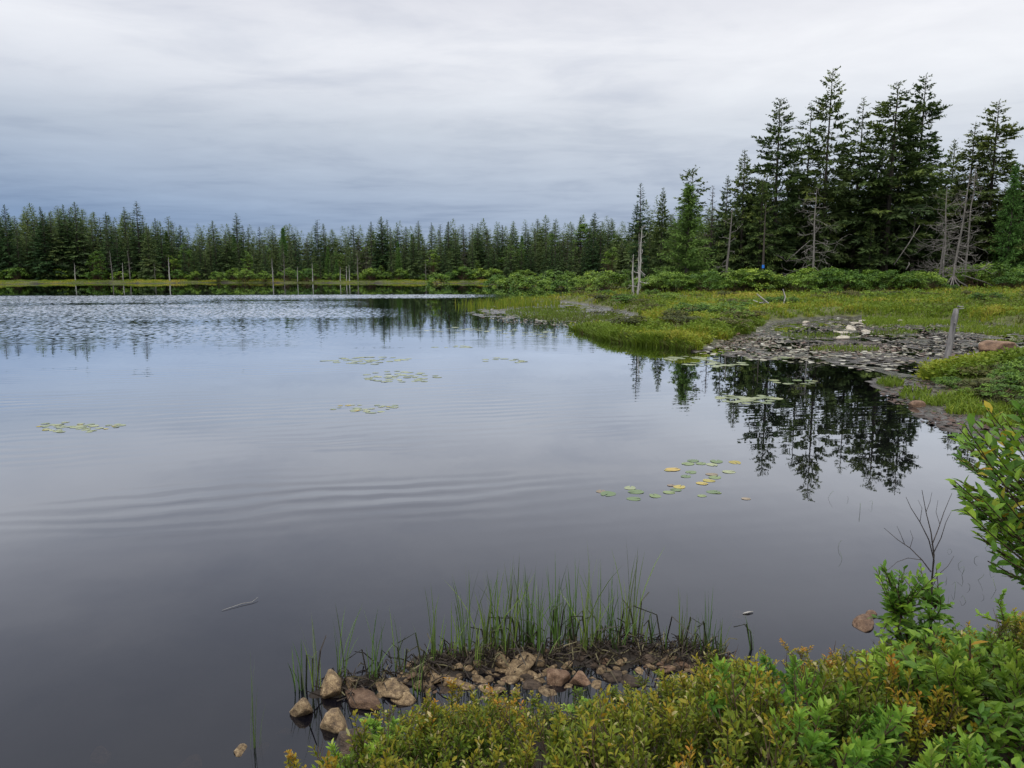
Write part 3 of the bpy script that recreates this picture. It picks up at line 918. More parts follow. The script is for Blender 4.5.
def build_stand():
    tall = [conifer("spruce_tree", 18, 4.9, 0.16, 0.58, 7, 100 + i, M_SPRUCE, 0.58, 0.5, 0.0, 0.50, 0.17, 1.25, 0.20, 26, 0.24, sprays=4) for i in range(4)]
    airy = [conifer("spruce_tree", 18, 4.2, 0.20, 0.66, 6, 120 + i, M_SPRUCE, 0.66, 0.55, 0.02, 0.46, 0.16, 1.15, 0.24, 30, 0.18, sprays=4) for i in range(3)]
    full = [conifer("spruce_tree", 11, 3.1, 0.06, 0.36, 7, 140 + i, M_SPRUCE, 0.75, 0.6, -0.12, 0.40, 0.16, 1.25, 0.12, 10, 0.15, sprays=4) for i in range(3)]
    slim = conifer("spruce_tree", 9, 1.15, 0.12, 0.26, 5, 150, M_FAR, 0.55, 0.5, -0.35, 0.22, 0.15, 1.0, 0.15, 14, 0.10)
    pine = conifer("pine_tree", 11, 2.3, 0.62, 0.55, 5, 161, M_SPRUCE, 0.35, 0.65, 0.25, 0.40, 0.22, 0.9, 0.12, 8, 0.13)
    pale = conifer("spruce_tree", 9, 1.3, 0.3, 0.45, 4, 165, M_BROWNTREE, 0.7, 0.7, 0.1, 0.25, 0.10, 0.8, 0.25, 8, 0.10)
    lar = larch(9.0, 2.35, 170)
    lar2 = larch(9.0, 2.0, 171)
    G = "tall conifers in the stand beyond the meadow"
    put = lambda pr, px, Y, top, h0, lab, w=1.0, cat="conifer tree": tree_at(pr, px, Y, top, h0, lab, cat, G, w)
    put(tall[0], 833, 63, 69, 18, "tallest spruce of the stand, with a thin pointed airy top", 0.72)
    put(tall[1], 926, 64, 74, 18, "second tallest spruce, with a narrow top beside the broad flat-topped one", 0.85)
    put(tall[2], 897, 62, 83, 18, "broad dark flat-topped spruce beside the second tallest one", 1.2)
    put(airy[0], 863, 65, 98, 18, "slim sparse spruce between the tallest and the broad flat-topped spruce", 0.9)
    put(tall[3], 780, 63, 100, 18, "spruce with upswept tiered boughs at the end of the tall group", 1.0)
    put(airy[1], 811, 65, 104, 18, "sparse spruce just beside the tallest one, branches wide apart", 0.95)
    put(tall[1], 999, 66, 100, 18, "tall layered spruce standing behind the tangled dead trees", 1.08)
    put(airy[2], 975, 67, 122, 18, "thin spruce leaning close to the layered spruce behind the dead trees", 1.2)
    put(full[0], 745, 62, 150, 11, "spruce of middling height stepping down from the tall group", 0.80)
    put(full[1], 763, 60, 178, 11, "dense low spruce under the upswept tiered one", 0.85)
    put(full[2], 728, 64, 176, 11, "shorter spruce behind the bare leaning trunk near the larch", 0.7)
    put(pine, 694, 66, 170, 11, "sparse flat-topped pine rising behind the bright larch", 0.95, "pine tree")
    put(lar, 690, 58.5, 184, 9, "bright feathery green larch at the edge of the meadow", 1.5, "larch tree")
    put(pale, 713, 65, 186, 9, "thin greyish half-bare spruce behind the larch", 0.9)
    put(slim, 641, 64, 183, 9, "slim dark spire-topped spruce with a bare pale lower trunk", 0.9)
    put(full[0], 663, 66, 188, 11, "cone-shaped dark spruce between the spire-topped spruce and the larch", 0.62)
    put(lar2, 1016, 62, 165, 9, "soft dark green larch beside the tangled dead trees", 0.9, "larch tree")
    # lower trees standing in the shade between the tall trunks
    fill = [(790, 66, 205), (820, 62, 215), (845, 67, 190), (872, 60, 225), (884, 68, 180), (912, 67, 190), (940, 63, 205), (955, 69, 175), (985, 70, 190), (1030, 66, 150),
            (1045, 63, 130), (1062, 66, 110), (1085, 64, 140), (805, 70, 180), (770, 69, 190), (752, 68, 215), (712, 69, 215), (735, 70, 200), (672, 70, 215), (650, 70, 225), (680, 68, 230),
            (828, 69, 170), (858, 71, 165), (930, 70, 170), (1008, 71, 180), (905, 68, 110), (884, 70, 135), (955, 71, 140), (963, 67, 165), (990, 69, 150), (1022, 68, 170), (845, 70, 150), (795, 71, 150), (768, 70, 165), (915, 72, 150), (940, 72, 165), (1016, 72, 200), (976, 72, 200), (870, 72, 190)]
    for i, (px, Y, top) in enumerate(fill):
        tree_at((full + [tall[0], airy[0]])[i % 5], px, Y, top, 11 if i % 5 < 3 else 18, "lower shaded spruce filling the gaps among the tall trunks", "conifer tree", "lower spruces inside the stand", 0.72 + 0.25 * R.random())


def build_dead():
    d1 = dead_tree("dead_tree", 8.6, 0.10, 38, 3.2, 301, M_DEAD, (0.0, 0), 0.10, -0.35, 2)
    d2 = dead_tree("dead_tree", 9.5, 0.11, 34, 3.0, 302, M_DEAD, (0.10, 0.02), 0.10, -0.3, 2, 0.012, 6)
    d3 = dead_tree("dead_tree", 9.0, 0.09, 20, 2.2, 303, M_DEAD, (0.06, 0), 0.2, -0.2, 2)
    G = "dead standing trees around the meadow"
    tree_at(d1, 820, 56, 187, 8.6, "bare grey dead tree with wide drooping branches before the tall stand", "dead tree", G)
    tree_at(d2, 962, 55, 168, 9.5, "bare grey dead tree rising from a tangle of lifted roots", "dead tree", G, 0.9, 0.0, 290)
    tree_at(d3, 975, 57, 160, 9.0, "straight bare dead trunk close behind the root tangle", "dead tree", G, 0.9, 0.2)
    d4 = dead_tree("dead_tree", 7.0, 0.08, 26, 2.8, 309, M_DEAD, (-0.03, 0), 0.2, -0.25, 2)
    tree_at(d4, 952, 58, 186, 7.0, "small bare dead tree with crossing twigs beside the root tangle", "dead tree", G)
    tree_at(d4, 942, 57, 215, 7.0, "short dead tree with arching bare branches at the forest edge", "dead tree", G, 1.3, 2.0)
    d5 = dead_tree("dead_tree", 6.0, 0.10, 12, 1.3, 305, M_DEAD, (0.05, 0), 0.25, -0.1, 1)
    tree_at(d5, 727, 59, 205, 6.0, "bare leaning dead trunk next to the bright larch", "dead tree", G, 1.0, 0.0)
    d6 = dead_tree("dead_tree", 5.5, 0.10, 12, 1.5, 306, M_PALE, (0.05, 0), 0.10, 0.0, 1, 0.02, 0)
    tree_at(d6, 639, 44, 224, 5.5, "pale bleached dead snag standing alone at the meadow edge", "dead tree", G, 0.85, 0.3, 289)
    d7 = dead_tree("dead_tree", 3.5, 0.11, 4, 1.2, 307, M_PALE, (-0.02, 0), 0.3, 0.0, 1)
    tree_at(d7, 634, 44.4, 252, 3.5, "short broken stub leaning on the pale bleached snag", "dead tree", G, 0.8, 0.0, 289)
    d9 = dead_tree("dead_tree", 6.0, 0.09, 6, 1.4, 311, M_BARK, (0.0, 0), 0.4, -0.1, 1, 0.004)
    tree_at(d9, 766, 57, 200, 6.0, "dark straight trunk with a bright blue trail blaze on its bark", "dead tree", G, 1.0, 0.0)
    r9 = d9.root; sc9 = r9.scale[2]; zbl = at_depth(766, 266.5, 57)[1]
    mb = MB(); aa = np.linspace(-2.4, -0.74, 7)
    rr = 0.118
    V9 = np.array([(rr * math.cos(a), rr * math.sin(a), z_) for z_ in (-0.11, 0.11) for a in aa]) * np.array([1, 1, 1])
    V9 = np.vstack((V9, V9 * np.array([0.93, 0.93, 1])))
    n9 = len(aa); Q9 = []
    for i in range(n9 - 1):
        Q9 += [(i, i + 1, n9 + i + 1, n9 + i), (2 * n9 + i + 1, 2 * n9 + i, 3 * n9 + i, 3 * n9 + i + 1), (i, 2 * n9 + i, 2 * n9 + i + 1, i + 1), (n9 + i, n9 + i + 1, 3 * n9 + i + 1, 3 * n9 + i)]
    for i in (0, n9 - 1): Q9.append((i, n9 + i, 3 * n9 + i, 2 * n9 + i))
    mb.add(V9, None, Q9)
    o9 = mb.build("trail_blaze", M_BLUE, r9); o9.location = (0.0, 0.0, (zbl - r9.location.z) / sc9); o9["label"] = "bright blue paint blaze"
    d8 = dead_tree("dead_tree", 6.0, 0.07, 5, 0.7, 308, M_PALE, (0.0, 0), 0.3, 0.0, 1)
    tree_at(d8, 640, 62, 232, 6.0, "pale dead trunk in front of the spire-topped spruce", "dead tree", G, 1.0)
    # slanting fallen poles
    for (xa, ya, xb, yb, Y, lab) in ((894, 265, 922, 225, 57, "thin pale fallen pole slanting up among the dark trunks"), (906, 270, 911, 262, 56, "short pale broken pole end among the shrubs by the forest"),
                                      (962, 275, 1008, 293, 54.5, "long fallen grey branch lying out from the root tangle"), (786, 262, 812, 240, 60, "grey leaning limb against the bright larch side")):
        xa_, za = at_depth(xa, ya, Y); xb_, zb = at_depth(xb, yb, Y)
        mb = MB(); mid = np.array([(xa_ + xb_) / 2 + 0.1, 0.1, (za + zb) / 2 + 0.12])
        tube(mb, [(xa_, 0, za), mid, (xb_, 0.3, zb)], [0.035, 0.03, 0.015], 6)
        tag(mb.build("fallen_branch", M_DEAD, None, True, (0, Y, 0)), lab, "branch", "fallen branches at the forest edge")


# ------------------------------------------------------------------ the wood across the pond
SKYLINE = ([-80, 0, 8, 20, 40, 55, 70, 85, 105, 122, 137, 150, 168, 185, 205, 222, 236, 250, 272, 300, 330, 360, 400, 440, 480, 520, 560, 600, 625, 660, 720, 1100],
           [206, 205, 214, 218, 208, 215, 206, 212, 218, 214, 214, 226, 222, 230, 230, 228, 222, 228, 230, 229, 230, 228, 226, 226, 225, 223, 222, 220, 222, 220, 205, 200])
FAR_PROTOS = []


def build_far_wood():
    pr = [conifer("spruce_tree", 10, 2.1, 0.05, 0.32, 6, 200 + i, M_FAR, 0.8, 0.7, -0.3, 0.34, 0.22, 1.0, 0.10, 6, 0.11, sprays=2) for i in range(4)]
    sl = [conifer("spruce_tree", 10, 1.3, 0.10, 0.28, 6, 210 + i, M_FAR, 0.55, 0.5, -0.35, 0.24, 0.17, 1.0, 0.16, 10, 0.09, sprays=2) for i in range(3)]
    club = [conifer("spruce_tree", 10, 1.15, 0.22, 0.34, 5, 220 + i, M_FAR, 0.30, 0.5, -0.2, 0.22, 0.17, 0.8, 0.35, 16, 0.09, sprays=2) for i in range(2)]
    big = [conifer("spruce_tree", 11, 2.9, 0.04, 0.34, 7, 230 + i, M_FAR, 0.75, 0.7, -0.2, 0.38, 0.25, 1.1, 0.06, 4, 0.13, sprays=2) for i in range(2)]
    brn = [conifer("dying_spruce_tree", 8, 1.6, 0.10, 0.34, 6, 240 + i, M_BROWNTREE, 0.8, 0.6, -0.2, 0.30, 0.10, 0.8, 0.15, 8, 0.09, sprays=2) for i in range(1)]
    lr = larch(9.0, 2.2, 245)
    dec = [bush("broadleaf_tree", 1.7, 7.0, 46, 40, 0.26, 250 + i, M_BUSH) for i in range(3)]
    G = "trees in the wood across the pond"
    # trees that stand out on the skyline
    for px, Y, top, p, h0, w, lab in (
            (136, 111, 201, sl[0], 10, 1.25, "tallest slender spruce across the pond, with a clean pointed spire"),
            (124, 112, 207, sl[1], 10, 1.2, "slender pointed spruce just beside the tallest one across the pond"),
            (106, 111, 212, sl[2], 10, 1.3, "narrow pointed spruce before the pair of tall spires across the pond"),
            (74, 110, 202, big[0], 11, 1.0, "broad dark spruce with a twin neighbour on the far shore"),
            (63, 110, 205, big[1], 11, 1.0, "broad dark spruce leaning against its equally broad twin"),
            (40, 111, 207, big[0], 11, 0.75, "dark bushy-topped spruce standing alone between gaps on the far shore"),
            (4, 109, 205, big[1], 11, 0.9, "dark wide spruce at the very end of the far shore"),
            (168, 115, 217, club[0], 10, 1.2, "club-topped spruce with a ragged tuft high above the far wood"),
            (236, 115, 213, sl[1], 10, 1.4, "pointed spruce rising singly above the low far skyline"),
            (317, 119, 220, club[1], 10, 1.1, "small club-topped spruce with a dark knob above the far wood"),
            (91, 113, 220, club[0], 10, 1.0, "thin tufted spruce beside the broad twin spruces")):
        tree_at(p, px, Y, top, h0, lab, "spruce tree", G, w)
    g = np.random.default_rng(9)
    n = 0
    for row, (Y0, num, drop) in enumerate(((110, 92, 16), (115, 92, 8), (120, 92, 1))):
        for i in range(num):
            px = -70 + (i + g.uniform(0.1, 0.9)) * 760 / num
            dy = -22 * sstep(px, 500, 680)
            Y = Y0 + dy + g.uniform(-2.5, 2.5)
            top = np.interp(px, *SKYLINE) + drop + 12 * (float(fbm(np.array([px / 16.0]), np.array([row * 3.7]), 5, 2)[0]) - 0.45) + g.normal(0, 3.0) + (0 if g.random() < 0.82 else -6)
            u = g.random()
            if u < 0.14: p, h0, w, lab = dec[g.integers(3)], 7, g.uniform(0.8, 1.1), "light green round-crowned broadleaf tree among the spruces across the pond"
            elif u < 0.50: p, h0, w, lab = (pr + big)[g.integers(6)], 10, g.uniform(0.8, 1.35), "dark green cone-shaped spruce in the wood across the pond"
            elif u < 0.68: p, h0, w, lab = sl[g.integers(3)], 10, g.uniform(0.9, 1.3), "slim narrow spruce in the wood across the pond"
            elif u < 0.84: p, h0, w, lab = club[g.integers(2)], 10, g.uniform(0.9, 1.4), "thin ragged spruce with a tufted top in the wood across the pond"
            elif u < 0.93: p, h0, w, lab = lr, 9, g.uniform(0.7, 1.0), "lighter green larch among the spruces across the pond"
            else: p, h0, w, lab = brn[0], 8, g.uniform(0.9, 1.2), "greyish brown dying spruce in the wood across the pond"
            if p is lr or p is brn[0]: top += g.uniform(3, 16)
            if p in dec: top += g.uniform(6, 22)
            tree_at(p, px, Y, top, h0, lab, "larch tree" if p is lr else "broadleaf tree" if p in dec else "spruce tree", G, w)
            n += 1
    # the depth of the wood behind: one mass no one could count
    mbT = MB()
    src = [(p.root, h0) for p, h0 in ((pr[0], 10), (pr[1], 10), (sl[0], 10), (big[0], 11), (pr[2], 10))]
    data = []
    for root, h0 in src:
        me = KIDS[root.name][1].data
        V = np.zeros(len(me.vertices) * 3, np.float32); me.vertices.foreach_get("co", V)
        ti = np.zeros(len(me.vertices), np.float32); me.attributes["tint"].data.foreach_get("value", ti)
        L = np.zeros(len(me.loops), np.int32); me.loops.foreach_get("vertex_index", L)
        data.append((V.reshape(-1, 3), ti, L.reshape(-1, 3), h0))
    for row, (Y0, num, drop) in enumerate(((114, 90, 22), (121, 90, 9), (126, 90, -1), (130, 80, 1), (138, 80, 2))):
        for i in range(num):
            px = -160 + (i + g.uniform(0.1, 0.9)) * 960 / num
            Y = Y0 - 26 * sstep(px, 500, 680) + g.uniform(-3, 3)
            x, _ = at_depth(px, 280, Y); zb = h1(x, Y)
            _, zt = at_depth(px, np.interp(px, *SKYLINE) + drop + g.normal(0, 3), Y)
            V, ti, T, h0 = data[g.integers(len(data))]
            s = (zt - zb) / h0; a = g.uniform(0, 6.28); c, sn = math.cos(a), math.sin(a)
            Vx = np.stack((V[:, 0] * c - V[:, 1] * sn, V[:, 0] * sn + V[:, 1] * c, V[:, 2]), 1) * np.array([s * 1.45, s * 1.45, s]) + np.array([x, Y, zb])
            mbT.add(Vx, T, None, ti)
    # also the forest beyond the tall stand
    for i in range(46):
        px = 640 + (i + g.random()) * 560 / 46; Y = g.uniform(76, 100)
        x, _ = at_depth(px, 280, Y); zb = h1(x, Y)
        _, zt = at_depth(px, g.uniform(188, 225), Y)
        V, ti, T, h0 = data[g.integers(len(data))]
        s = (zt - zb) / h0; a = g.uniform(0, 6.28); c, sn = math.cos(a), math.sin(a)
        Vx = np.stack((V[:, 0] * c - V[:, 1] * sn, V[:, 0] * sn + V[:, 1] * c, V[:, 2]), 1) * np.array([s * 1.25, s * 1.25, s]) + np.array([x, Y, zb])
        mbT.add(Vx, T, None, ti)
    tag(mbT.build("forest", M_FAR), "dark mass of the wood behind the front rows of spruces", "forest", None, "stuff")
    # pale dead trunks along the far bog
    s1 = [dead_tree("dead_snag", 4.0, 0.10, 3, 0.7, 320 + i, M_PALE, (0.02 * (i - 1), 0), 0.3, 0.1, 0) for i in range(3)]
    s2 = [dead_tree("dead_snag", 6.0, 0.10, 12, 1.1, 330 + i, M_DEAD, (0.02, 0), 0.2, 0.0, 1) for i in range(2)]
    GS = "pale dead snags along the far shore"
    for px, bot, top, p, lab in ((74, 278, 262, 0, "stout short broken white snag on the far bog"), (111, 278, 250, 3, "grey snag with side twigs, first of the far bog group"), (122, 277, 262, 1, "short thin pale snag just beyond the far bog group's first"),
                                 (154, 277, 262, 4, "slim grey snag half way along the far bog"), (168, 278, 256, 2, "pale snag with side branches on the far bog below the club-topped spruce"),
                                 (128, 277, 250, 4, "dim grey snag half hidden against the tall spires"), (272, 278, 258, 0, "white straight snag at the far water's edge, beyond the long gap"), (283, 277, 250, 3, "tall grey snag behind the white straight one"),
                                 (297, 278, 266, 1, "low pale snag following the white straight one"), (312, 277, 262, 2, "crooked pale snag on the far bog"), (340, 278, 266, 0, "shortest of three white stakes set close together"),
                                 (346, 278, 265, 1, "middle one of three white stakes set close together"), (349, 278, 264, 2, "last of three white stakes set close together"), (357, 278, 250, 4, "tall thin grey snag behind the three white stakes"), (426, 277, 260, 3, "lone grey snag far along the shore near the bushes")):
        Y = 105.0 if p < 3 else 105.8
        P_ = (s1 + s2)[p]
        tree_at(P_, px, Y, top, 4.0 if p < 3 else 6.0, lab, "dead tree", GS, 1.0, None, bot)


def build_bushes():
    far = [bush("bush", 1.6, 1.7, 26, 34, 0.24, 400 + i, M_BUSH) for i in range(4)]
    near = [bush("bush", 1.7, 1.9, 40, 60, 0.17, 410 + i, M_BUSH) for i in range(4)]
    g = np.random.default_rng(44)
    # a broken band of bushes in front of the far wood
    for i in range(46):
        px = -60 + (i + g.random()) * 620 / 46
        Y = 107.0 + g.uniform(-1.0, 2.5)
        x, _ = at_depth(px, 280, Y)
        far[g.integers(4)].place((x, Y, h1(x, Y) - 0.05), g.uniform(0, 6.28), g.uniform(0.5, 1.05), "low green bush in front of the wood across the pond", "bush", "bushes along the far shore")
    for px, Y, s in ((500, 84, 1.0), (515, 80, 1.1), (535, 76, 1.0), (548, 73, 0.8), (497, 88, 0.9), (562, 72, 0.8), (580, 70, 0.8), (598, 68, 0.8), (612, 66, 0.9), (628, 65, 0.9), (440, 97, 1.1), (505, 82, 0.8), (524, 79, 0.9), (590, 72, 1.0), (606, 70, 1.0), (570, 75, 1.0), (552, 78, 1.1)):
        x, _ = at_depth(px, 280, Y)
        far[g.integers(4)].place((x, Y, h1(x, Y) - 0.05), g.uniform(0, 6.28), s * 1.05, "green bush where the shore bends round to the meadow", "bush", "bushes at the bend of the shore")
    for i in range(44):
        px = 636 + (i + g.random()) * 430 / 44
        Y = 53.5 + g.uniform(-1.5, 4.0)
        if 935 < px < 1000: Y += 4.5
        x, _ = at_depth(px, 285, Y)
        s = g.uniform(0.55, 0.95) * (0.8 if px < 660 else 1.0)
        near[g.integers(4)].place((x, Y, h1(x, Y) - 0.05), g.uniform(0, 6.28), (s * 1.15, s * 1.15, s), "bright green bush in the thicket between meadow and tall trees", "bush", "thicket at the foot of the tall trees")


build_stand()
build_dead()
build_far_wood()
build_bushes()


# ------------------------------------------------------------------ meadow and bog plants nobody could count
def grass_patch(mb, P, hgt, wid, tint, lean, seed, seg=2):
    g = np.random.default_rng(seed)
    a = g.uniform(0, 6.28, len(P))
    blades(mb, P, np.stack((np.cos(a), np.sin(a)), 1), hgt, wid, lean, tint, 0, seg)


def build_meadow():
    g = np.random.default_rng(55)
    mb = MB()
    N = 620000
    Y = 1 / g.uniform(1 / 62.0, 1 / 13.0, N)
    X = g.uniform(-0.10, 0.76, N) * Y
    keep = g.random(N) < np.clip(18.0 / Y, 0.25, 1)
    X, Y = X[keep], Y[keep]
    P = np.stack((X, Y), 1)
    z, d, mud, rd, pd = height_full(P)
    clump = fbm(X * 1.6, Y * 1.6, 61, 3)
    big = fbm(X * 0.22, Y * 0.35, 62, 3)
    edge = sstep(d, -0.02, 0.15)
    dens = np.clip((clump - 0.30) * 3.2, 0.15, 1) * edge
    ok = (d > -0.02) & (mud < 0.72 + 0.6 * (clump - 0.45)) & (g.random(len(X)) < dens) & (Y > 12)
    X, Y, z, d, clump, big, mud = (v[ok] for v in (X, Y, z, d, clump, big, mud))
    hgt = (0.16 + 0.42 * np.clip(clump - 0.25, 0, 1)) * g.uniform(0.55, 1.35, len(X)) * (0.75 + 0.5 * big)
    hgt *= 0.66
    md = sstep(line_d(np.stack((X, Y), 1), MOUND), 1.2, 2.6)
    hgt *= 0.55 + 0.45 * md
    tint = np.clip(0.40 - 0.20 * (1 - sstep(d, 0.0, 2.0)) + 1.5 * (big - 0.5) + 1.2 * (clump - 0.5) + g.normal(0, 0.13, len(X)) + 0.10 * sstep(Y, 26, 45), 0.02, 1)
    tint = np.where(g.random(len(X)) < 0.05, g.uniform(0.0, 0.1, len(X)), tint)
    tint = tint * md + np.clip(tint - 0.12, 0.15, 0.55) * (1 - md)
    grass_patch(mb, np.stack((X, Y, z - 0.02), 1), hgt, 0.010 + 0.0009 * Y * g.uniform(0.7, 1.3, len(X)), tint, g.uniform(0.1, 0.7, len(X)), 1)
    # the ragged fringe hanging over the water's edge
    N3 = 260000
    Y3 = 1 / g.uniform(1 / 46.0, 1 / 17.5, N3); X3 = g.uniform(-0.05, 0.42, N3) * Y3
    z3, d3, m3, _, _ = height_full(np.stack((X3, Y3), 1))
    k3 = (d3 > -0.10) & (d3 < 0.45) & (m3 < 0.6)
    X3, Y3, z3 = X3[k3], Y3[k3], z3[k3]; n3 = len(X3)
    c3 = fbm(X3 * 1.8, Y3 * 1.5, 64, 3)
    grass_patch(mb, np.stack((X3, Y3, np.maximum(z3, 0) - 0.03), 1), (0.10 + 0.28 * c3) * g.uniform(0.6, 1.3, n3), 0.010 + 0.0010 * Y3 * g.uniform(0.7, 1.3, n3), np.clip(0.24 + 0.5 * (c3 - 0.5) + g.normal(0, 0.10, n3), 0.02, 0.6), g.uniform(0.3, 1.0, n3), 8)
    # small leafy plants between the blades
    n2 = len(X)
    sel = g.random(n2) < 0.40
    q = np.stack((X, Y, z), 1)[sel]; m2 = len(q)
    big2, cl2 = big[sel], clump[sel]
    q = q + np.column_stack((g.normal(0, 0.06, (m2, 2)), g.uniform(0.0, 0.20, m2) * (0.5 + cl2)))
    v = g.normal(0, 1, (m2, 3)); v[:, 2] = np.abs(v[:, 2]) * 0.5
    kites(mb, q, v, g.normal(0, 0.6, (m2, 3)) + np.array([0, 0, 1.0]), (0.05 + 0.0022 * Y[sel]) * g.uniform(0.7, 1.4, m2), (0.03 + 0.0013 * Y[sel]) * g.uniform(0.7, 1.3, m2),
          np.clip(0.33 + 1.1 * (big2 - 0.5) + 0.7 * (cl2 - 0.5) + g.normal(0, 0.07, m2), 0.1, 0.7))
    tag(mb.build("meadow_grass", M_GRASS), "olive and yellow green grass of the wet meadow beside the pond", "grass", None, "stuff")

    # the bright sedge fringe where meadow meets mud
    mb = MB()
    N = 26000
    q = on_plane(g.uniform(862, 1120, N), g.uniform(313, 324, N) + g.normal(0, 1.2, N))
    z, d, mud, _, _ = height_full(q)
    c = fbm(q[:, 0] * 1.5, q[:, 1] * 1.0, 71, 3)
    k = (c > 0.36) & (d > 0)
    q, z = q[k], z[k]
    grass_patch(mb, np.column_stack((q, z - 0.01)), g.uniform(0.06, 0.16, len(q)), np.full(len(q), 0.03), np.clip(g.normal(0.42, 0.10, len(q)), 0.3, 0.6), g.uniform(0.2, 0.9, len(q)), 2)
    # sedge patches on the mud itself
    for (cx, cy, rx, ry, n, t0) in ((1000, 330, 60, 4, 2500, 0.42), (845, 350, 35, 2.5, 420, 0.35), (895, 333, 25, 2, 350, 0.25), (820, 336, 40, 2.5, 400, 0.25), (580, 318, 45, 4, 2600, 0.2), (545, 313, 40, 5, 3000, 0.25), (602, 326, 20, 3, 1400, 0.45), (915, 395, 16, 7, 260, 0.35), (950, 403, 30, 5, 700, 0.35), (985, 412, 40, 4, 900, 0.4), (890, 384, 14, 4, 250, 0.3), (1010, 425, 30, 5, 400, 0.35)):
        a = g.uniform(0, 6.28, n); r = np.sqrt(g.random(n))
        q = on_plane(cx + rx * r * np.cos(a), cy + ry * r * np.sin(a))
        z = height(q[:, 0], q[:, 1])
        grass_patch(mb, np.column_stack((q, np.maximum(z, 0) - 0.01)), g.uniform(0.05, 0.17, n), np.full(n, 0.02), np.clip(g.normal(t0, 0.12, n), 0.0, 0.8), g.uniform(0.2, 0.9, n), 3)
    tag(mb.build("sedge_grass", M_GRASS), "short bright sedge growing along the edge of the mud flat", "sedge", None, "stuff")

    # rushes standing in the shallow inlet
    mb = MB()
    N = 2600
    q = on_plane(g.uniform(455, 560, N), 305.5 + g.normal(0, 2.2, N))
    dd = np.interp(to_px(np.column_stack((q, np.zeros(N))))[0], [455, 485, 515, 560], [0.15, 0.6, 1.0, 0.8])
    q = q[g.random(N) < dd * (fbm(q[:, 0] * 1.2, q[:, 1], 88, 2) > 0.42)]
    n = len(q)
    grass_patch(mb, np.column_stack((q, np.full(n, -0.03))), g.uniform(0.2, 0.55, n), np.full(n, 0.030), np.clip(g.normal(0.5, 0.2, n), 0.1, 0.9), g.uniform(0.0, 0.35, n), 4)
    tag(mb.build("inlet_reeds", M_GRASS), "thin rushes standing in the water before the inlet", "rushes", None, "stuff")

    # the narrow bog along the far shore
    mb = MB()
    N = 90000
    px = g.uniform(-60, 660, N)
    Yb = np.interp(px, [-60, 0, 450, 520, 620, 660], [84, 94, 98, 82, 62, 55])
    Y = Yb + g.uniform(0, 16, N)
    X = (px - 512) / F_PX * Y * 1.0
    z, d, mud, _, _ = height_full(np.stack((X, Y), 1))
    c = fbm(X * 0.5, Y * 0.5, 91, 3)
    k = (d > 0.0) & (d < 9)
    X, Y, z, d, c = X[k], Y[k], z[k], d[k], c[k]
    n = len(X)
    tint = np.clip(0.66 - 0.07 * d + 1.6 * (c - 0.5) + g.normal(0, 0.12, n), 0.1, 1)
    grass_patch(mb, np.column_stack((X, Y, z - 0.03)), (0.06 + 0.45 * np.clip(c - 0.38, 0, 1) * sstep(d, 0.0, 3.0)) * g.uniform(0.6, 1.3, n), np.full(n, 0.09), tint, g.uniform(0.1, 0.6, n), 5)
    tag(mb.build("bog_grass", M_GRASS), "yellowish bog grass in a thin band along the far shore", "grass", None, "stuff")

    # leaf litter and drowned pads stranded on the mud
    M_LITTER = plant_mat("stranded_litter", [(0.0, (0.05, 0.03, 0.02)), (0.3, (0.11, 0.06, 0.042)), (0.5, (0.15, 0.115, 0.085)), (0.75, (0.24, 0.225, 0.16)), (1.0, (0.42, 0.41, 0.35))], 0.5, 0.4, 0.0, 0.0, hue=0.0)
    mb = MB()
    for (cx, cy, rx, ry, n, lo, hi) in ((850, 349, 50, 5, 600, 0.15, 0.8), (780, 349, 60, 9, 350, 0.2, 1.0), (960, 345, 70, 12, 450, 0.4, 1.0), (900, 326, 90, 7, 500, 0.4, 1.0), (560, 317, 70, 9, 1100, 0.3, 1.0), (920, 392, 40, 14, 350, 0.0, 0.25), (975, 418, 55, 14, 350, 0.0, 0.25), (1010, 432, 40, 9, 150, 0.0, 0.3), (735, 343, 40, 6, 500, 0.1, 0.9), (850, 340, 140, 20, 700, 0.0, 0.7), (930, 330, 110, 9, 400, 0.0, 0.7), (745, 340, 35, 7, 300, 0.3, 0.9), (1000, 358, 60, 8, 500, 0.2, 1.0)):
        a = g.uniform(0, 6.28, n); r = np.sqrt(g.random(n))
        q = on_plane(cx + rx * r * np.cos(a), cy + ry * r * np.sin(a))
        z = np.maximum(height(q[:, 0], q[:, 1]), 0.0) + 0.008
        b = g.uniform(0, 6.28, n)
        D = np.stack((np.cos(b), np.sin(b), g.normal(0, 0.12, n)), 1)
        L = g.uniform(0.03, 0.10, n)
        leaves(mb, np.column_stack((q, z)), D, np.stack((g.normal(0, 0.2, n), g.normal(0, 0.2, n), np.ones(n)), 1), L, L * g.uniform(0.5, 0.95, n), np.clip(g.beta(1.5, 2.0, n) * (hi - lo) + lo, 0, 1), 0.06, 0.05)
    n = 2600
    q = on_plane(g.uniform(480, 1100, n), g.choice([0, 1], n) * 0 + np.interp(g.random(n), [0, 1], [303, 372]))
    zq, dq, mq, _, _ = height_full(q)
    ok = mq > 0.6
    q, zq = q[ok], zq[ok]; n = len(q)
    b = g.uniform(0, 6.28, n); L = g.uniform(0.08, 0.19, n)
    leaves(mb, np.column_stack((q, np.maximum(zq, 0.0) + 0.010)), np.stack((np.cos(b), np.sin(b), g.normal(0, 0.06, n)), 1), np.stack((g.normal(0, 0.10, n), g.normal(0, 0.10, n), np.ones(n)), 1), L, L * g.uniform(0.8, 1.0, n), np.where(g.random(n) < 0.7, g.uniform(0.72, 0.98, n), g.uniform(0.1, 0.6, n)), 0.03, 0.03)
    tag(mb.build("leaf_litter", M_LITTER), "reddish and pale dead leaves and drowned pads stranded on the mud flat", "litter", None, "stuff")


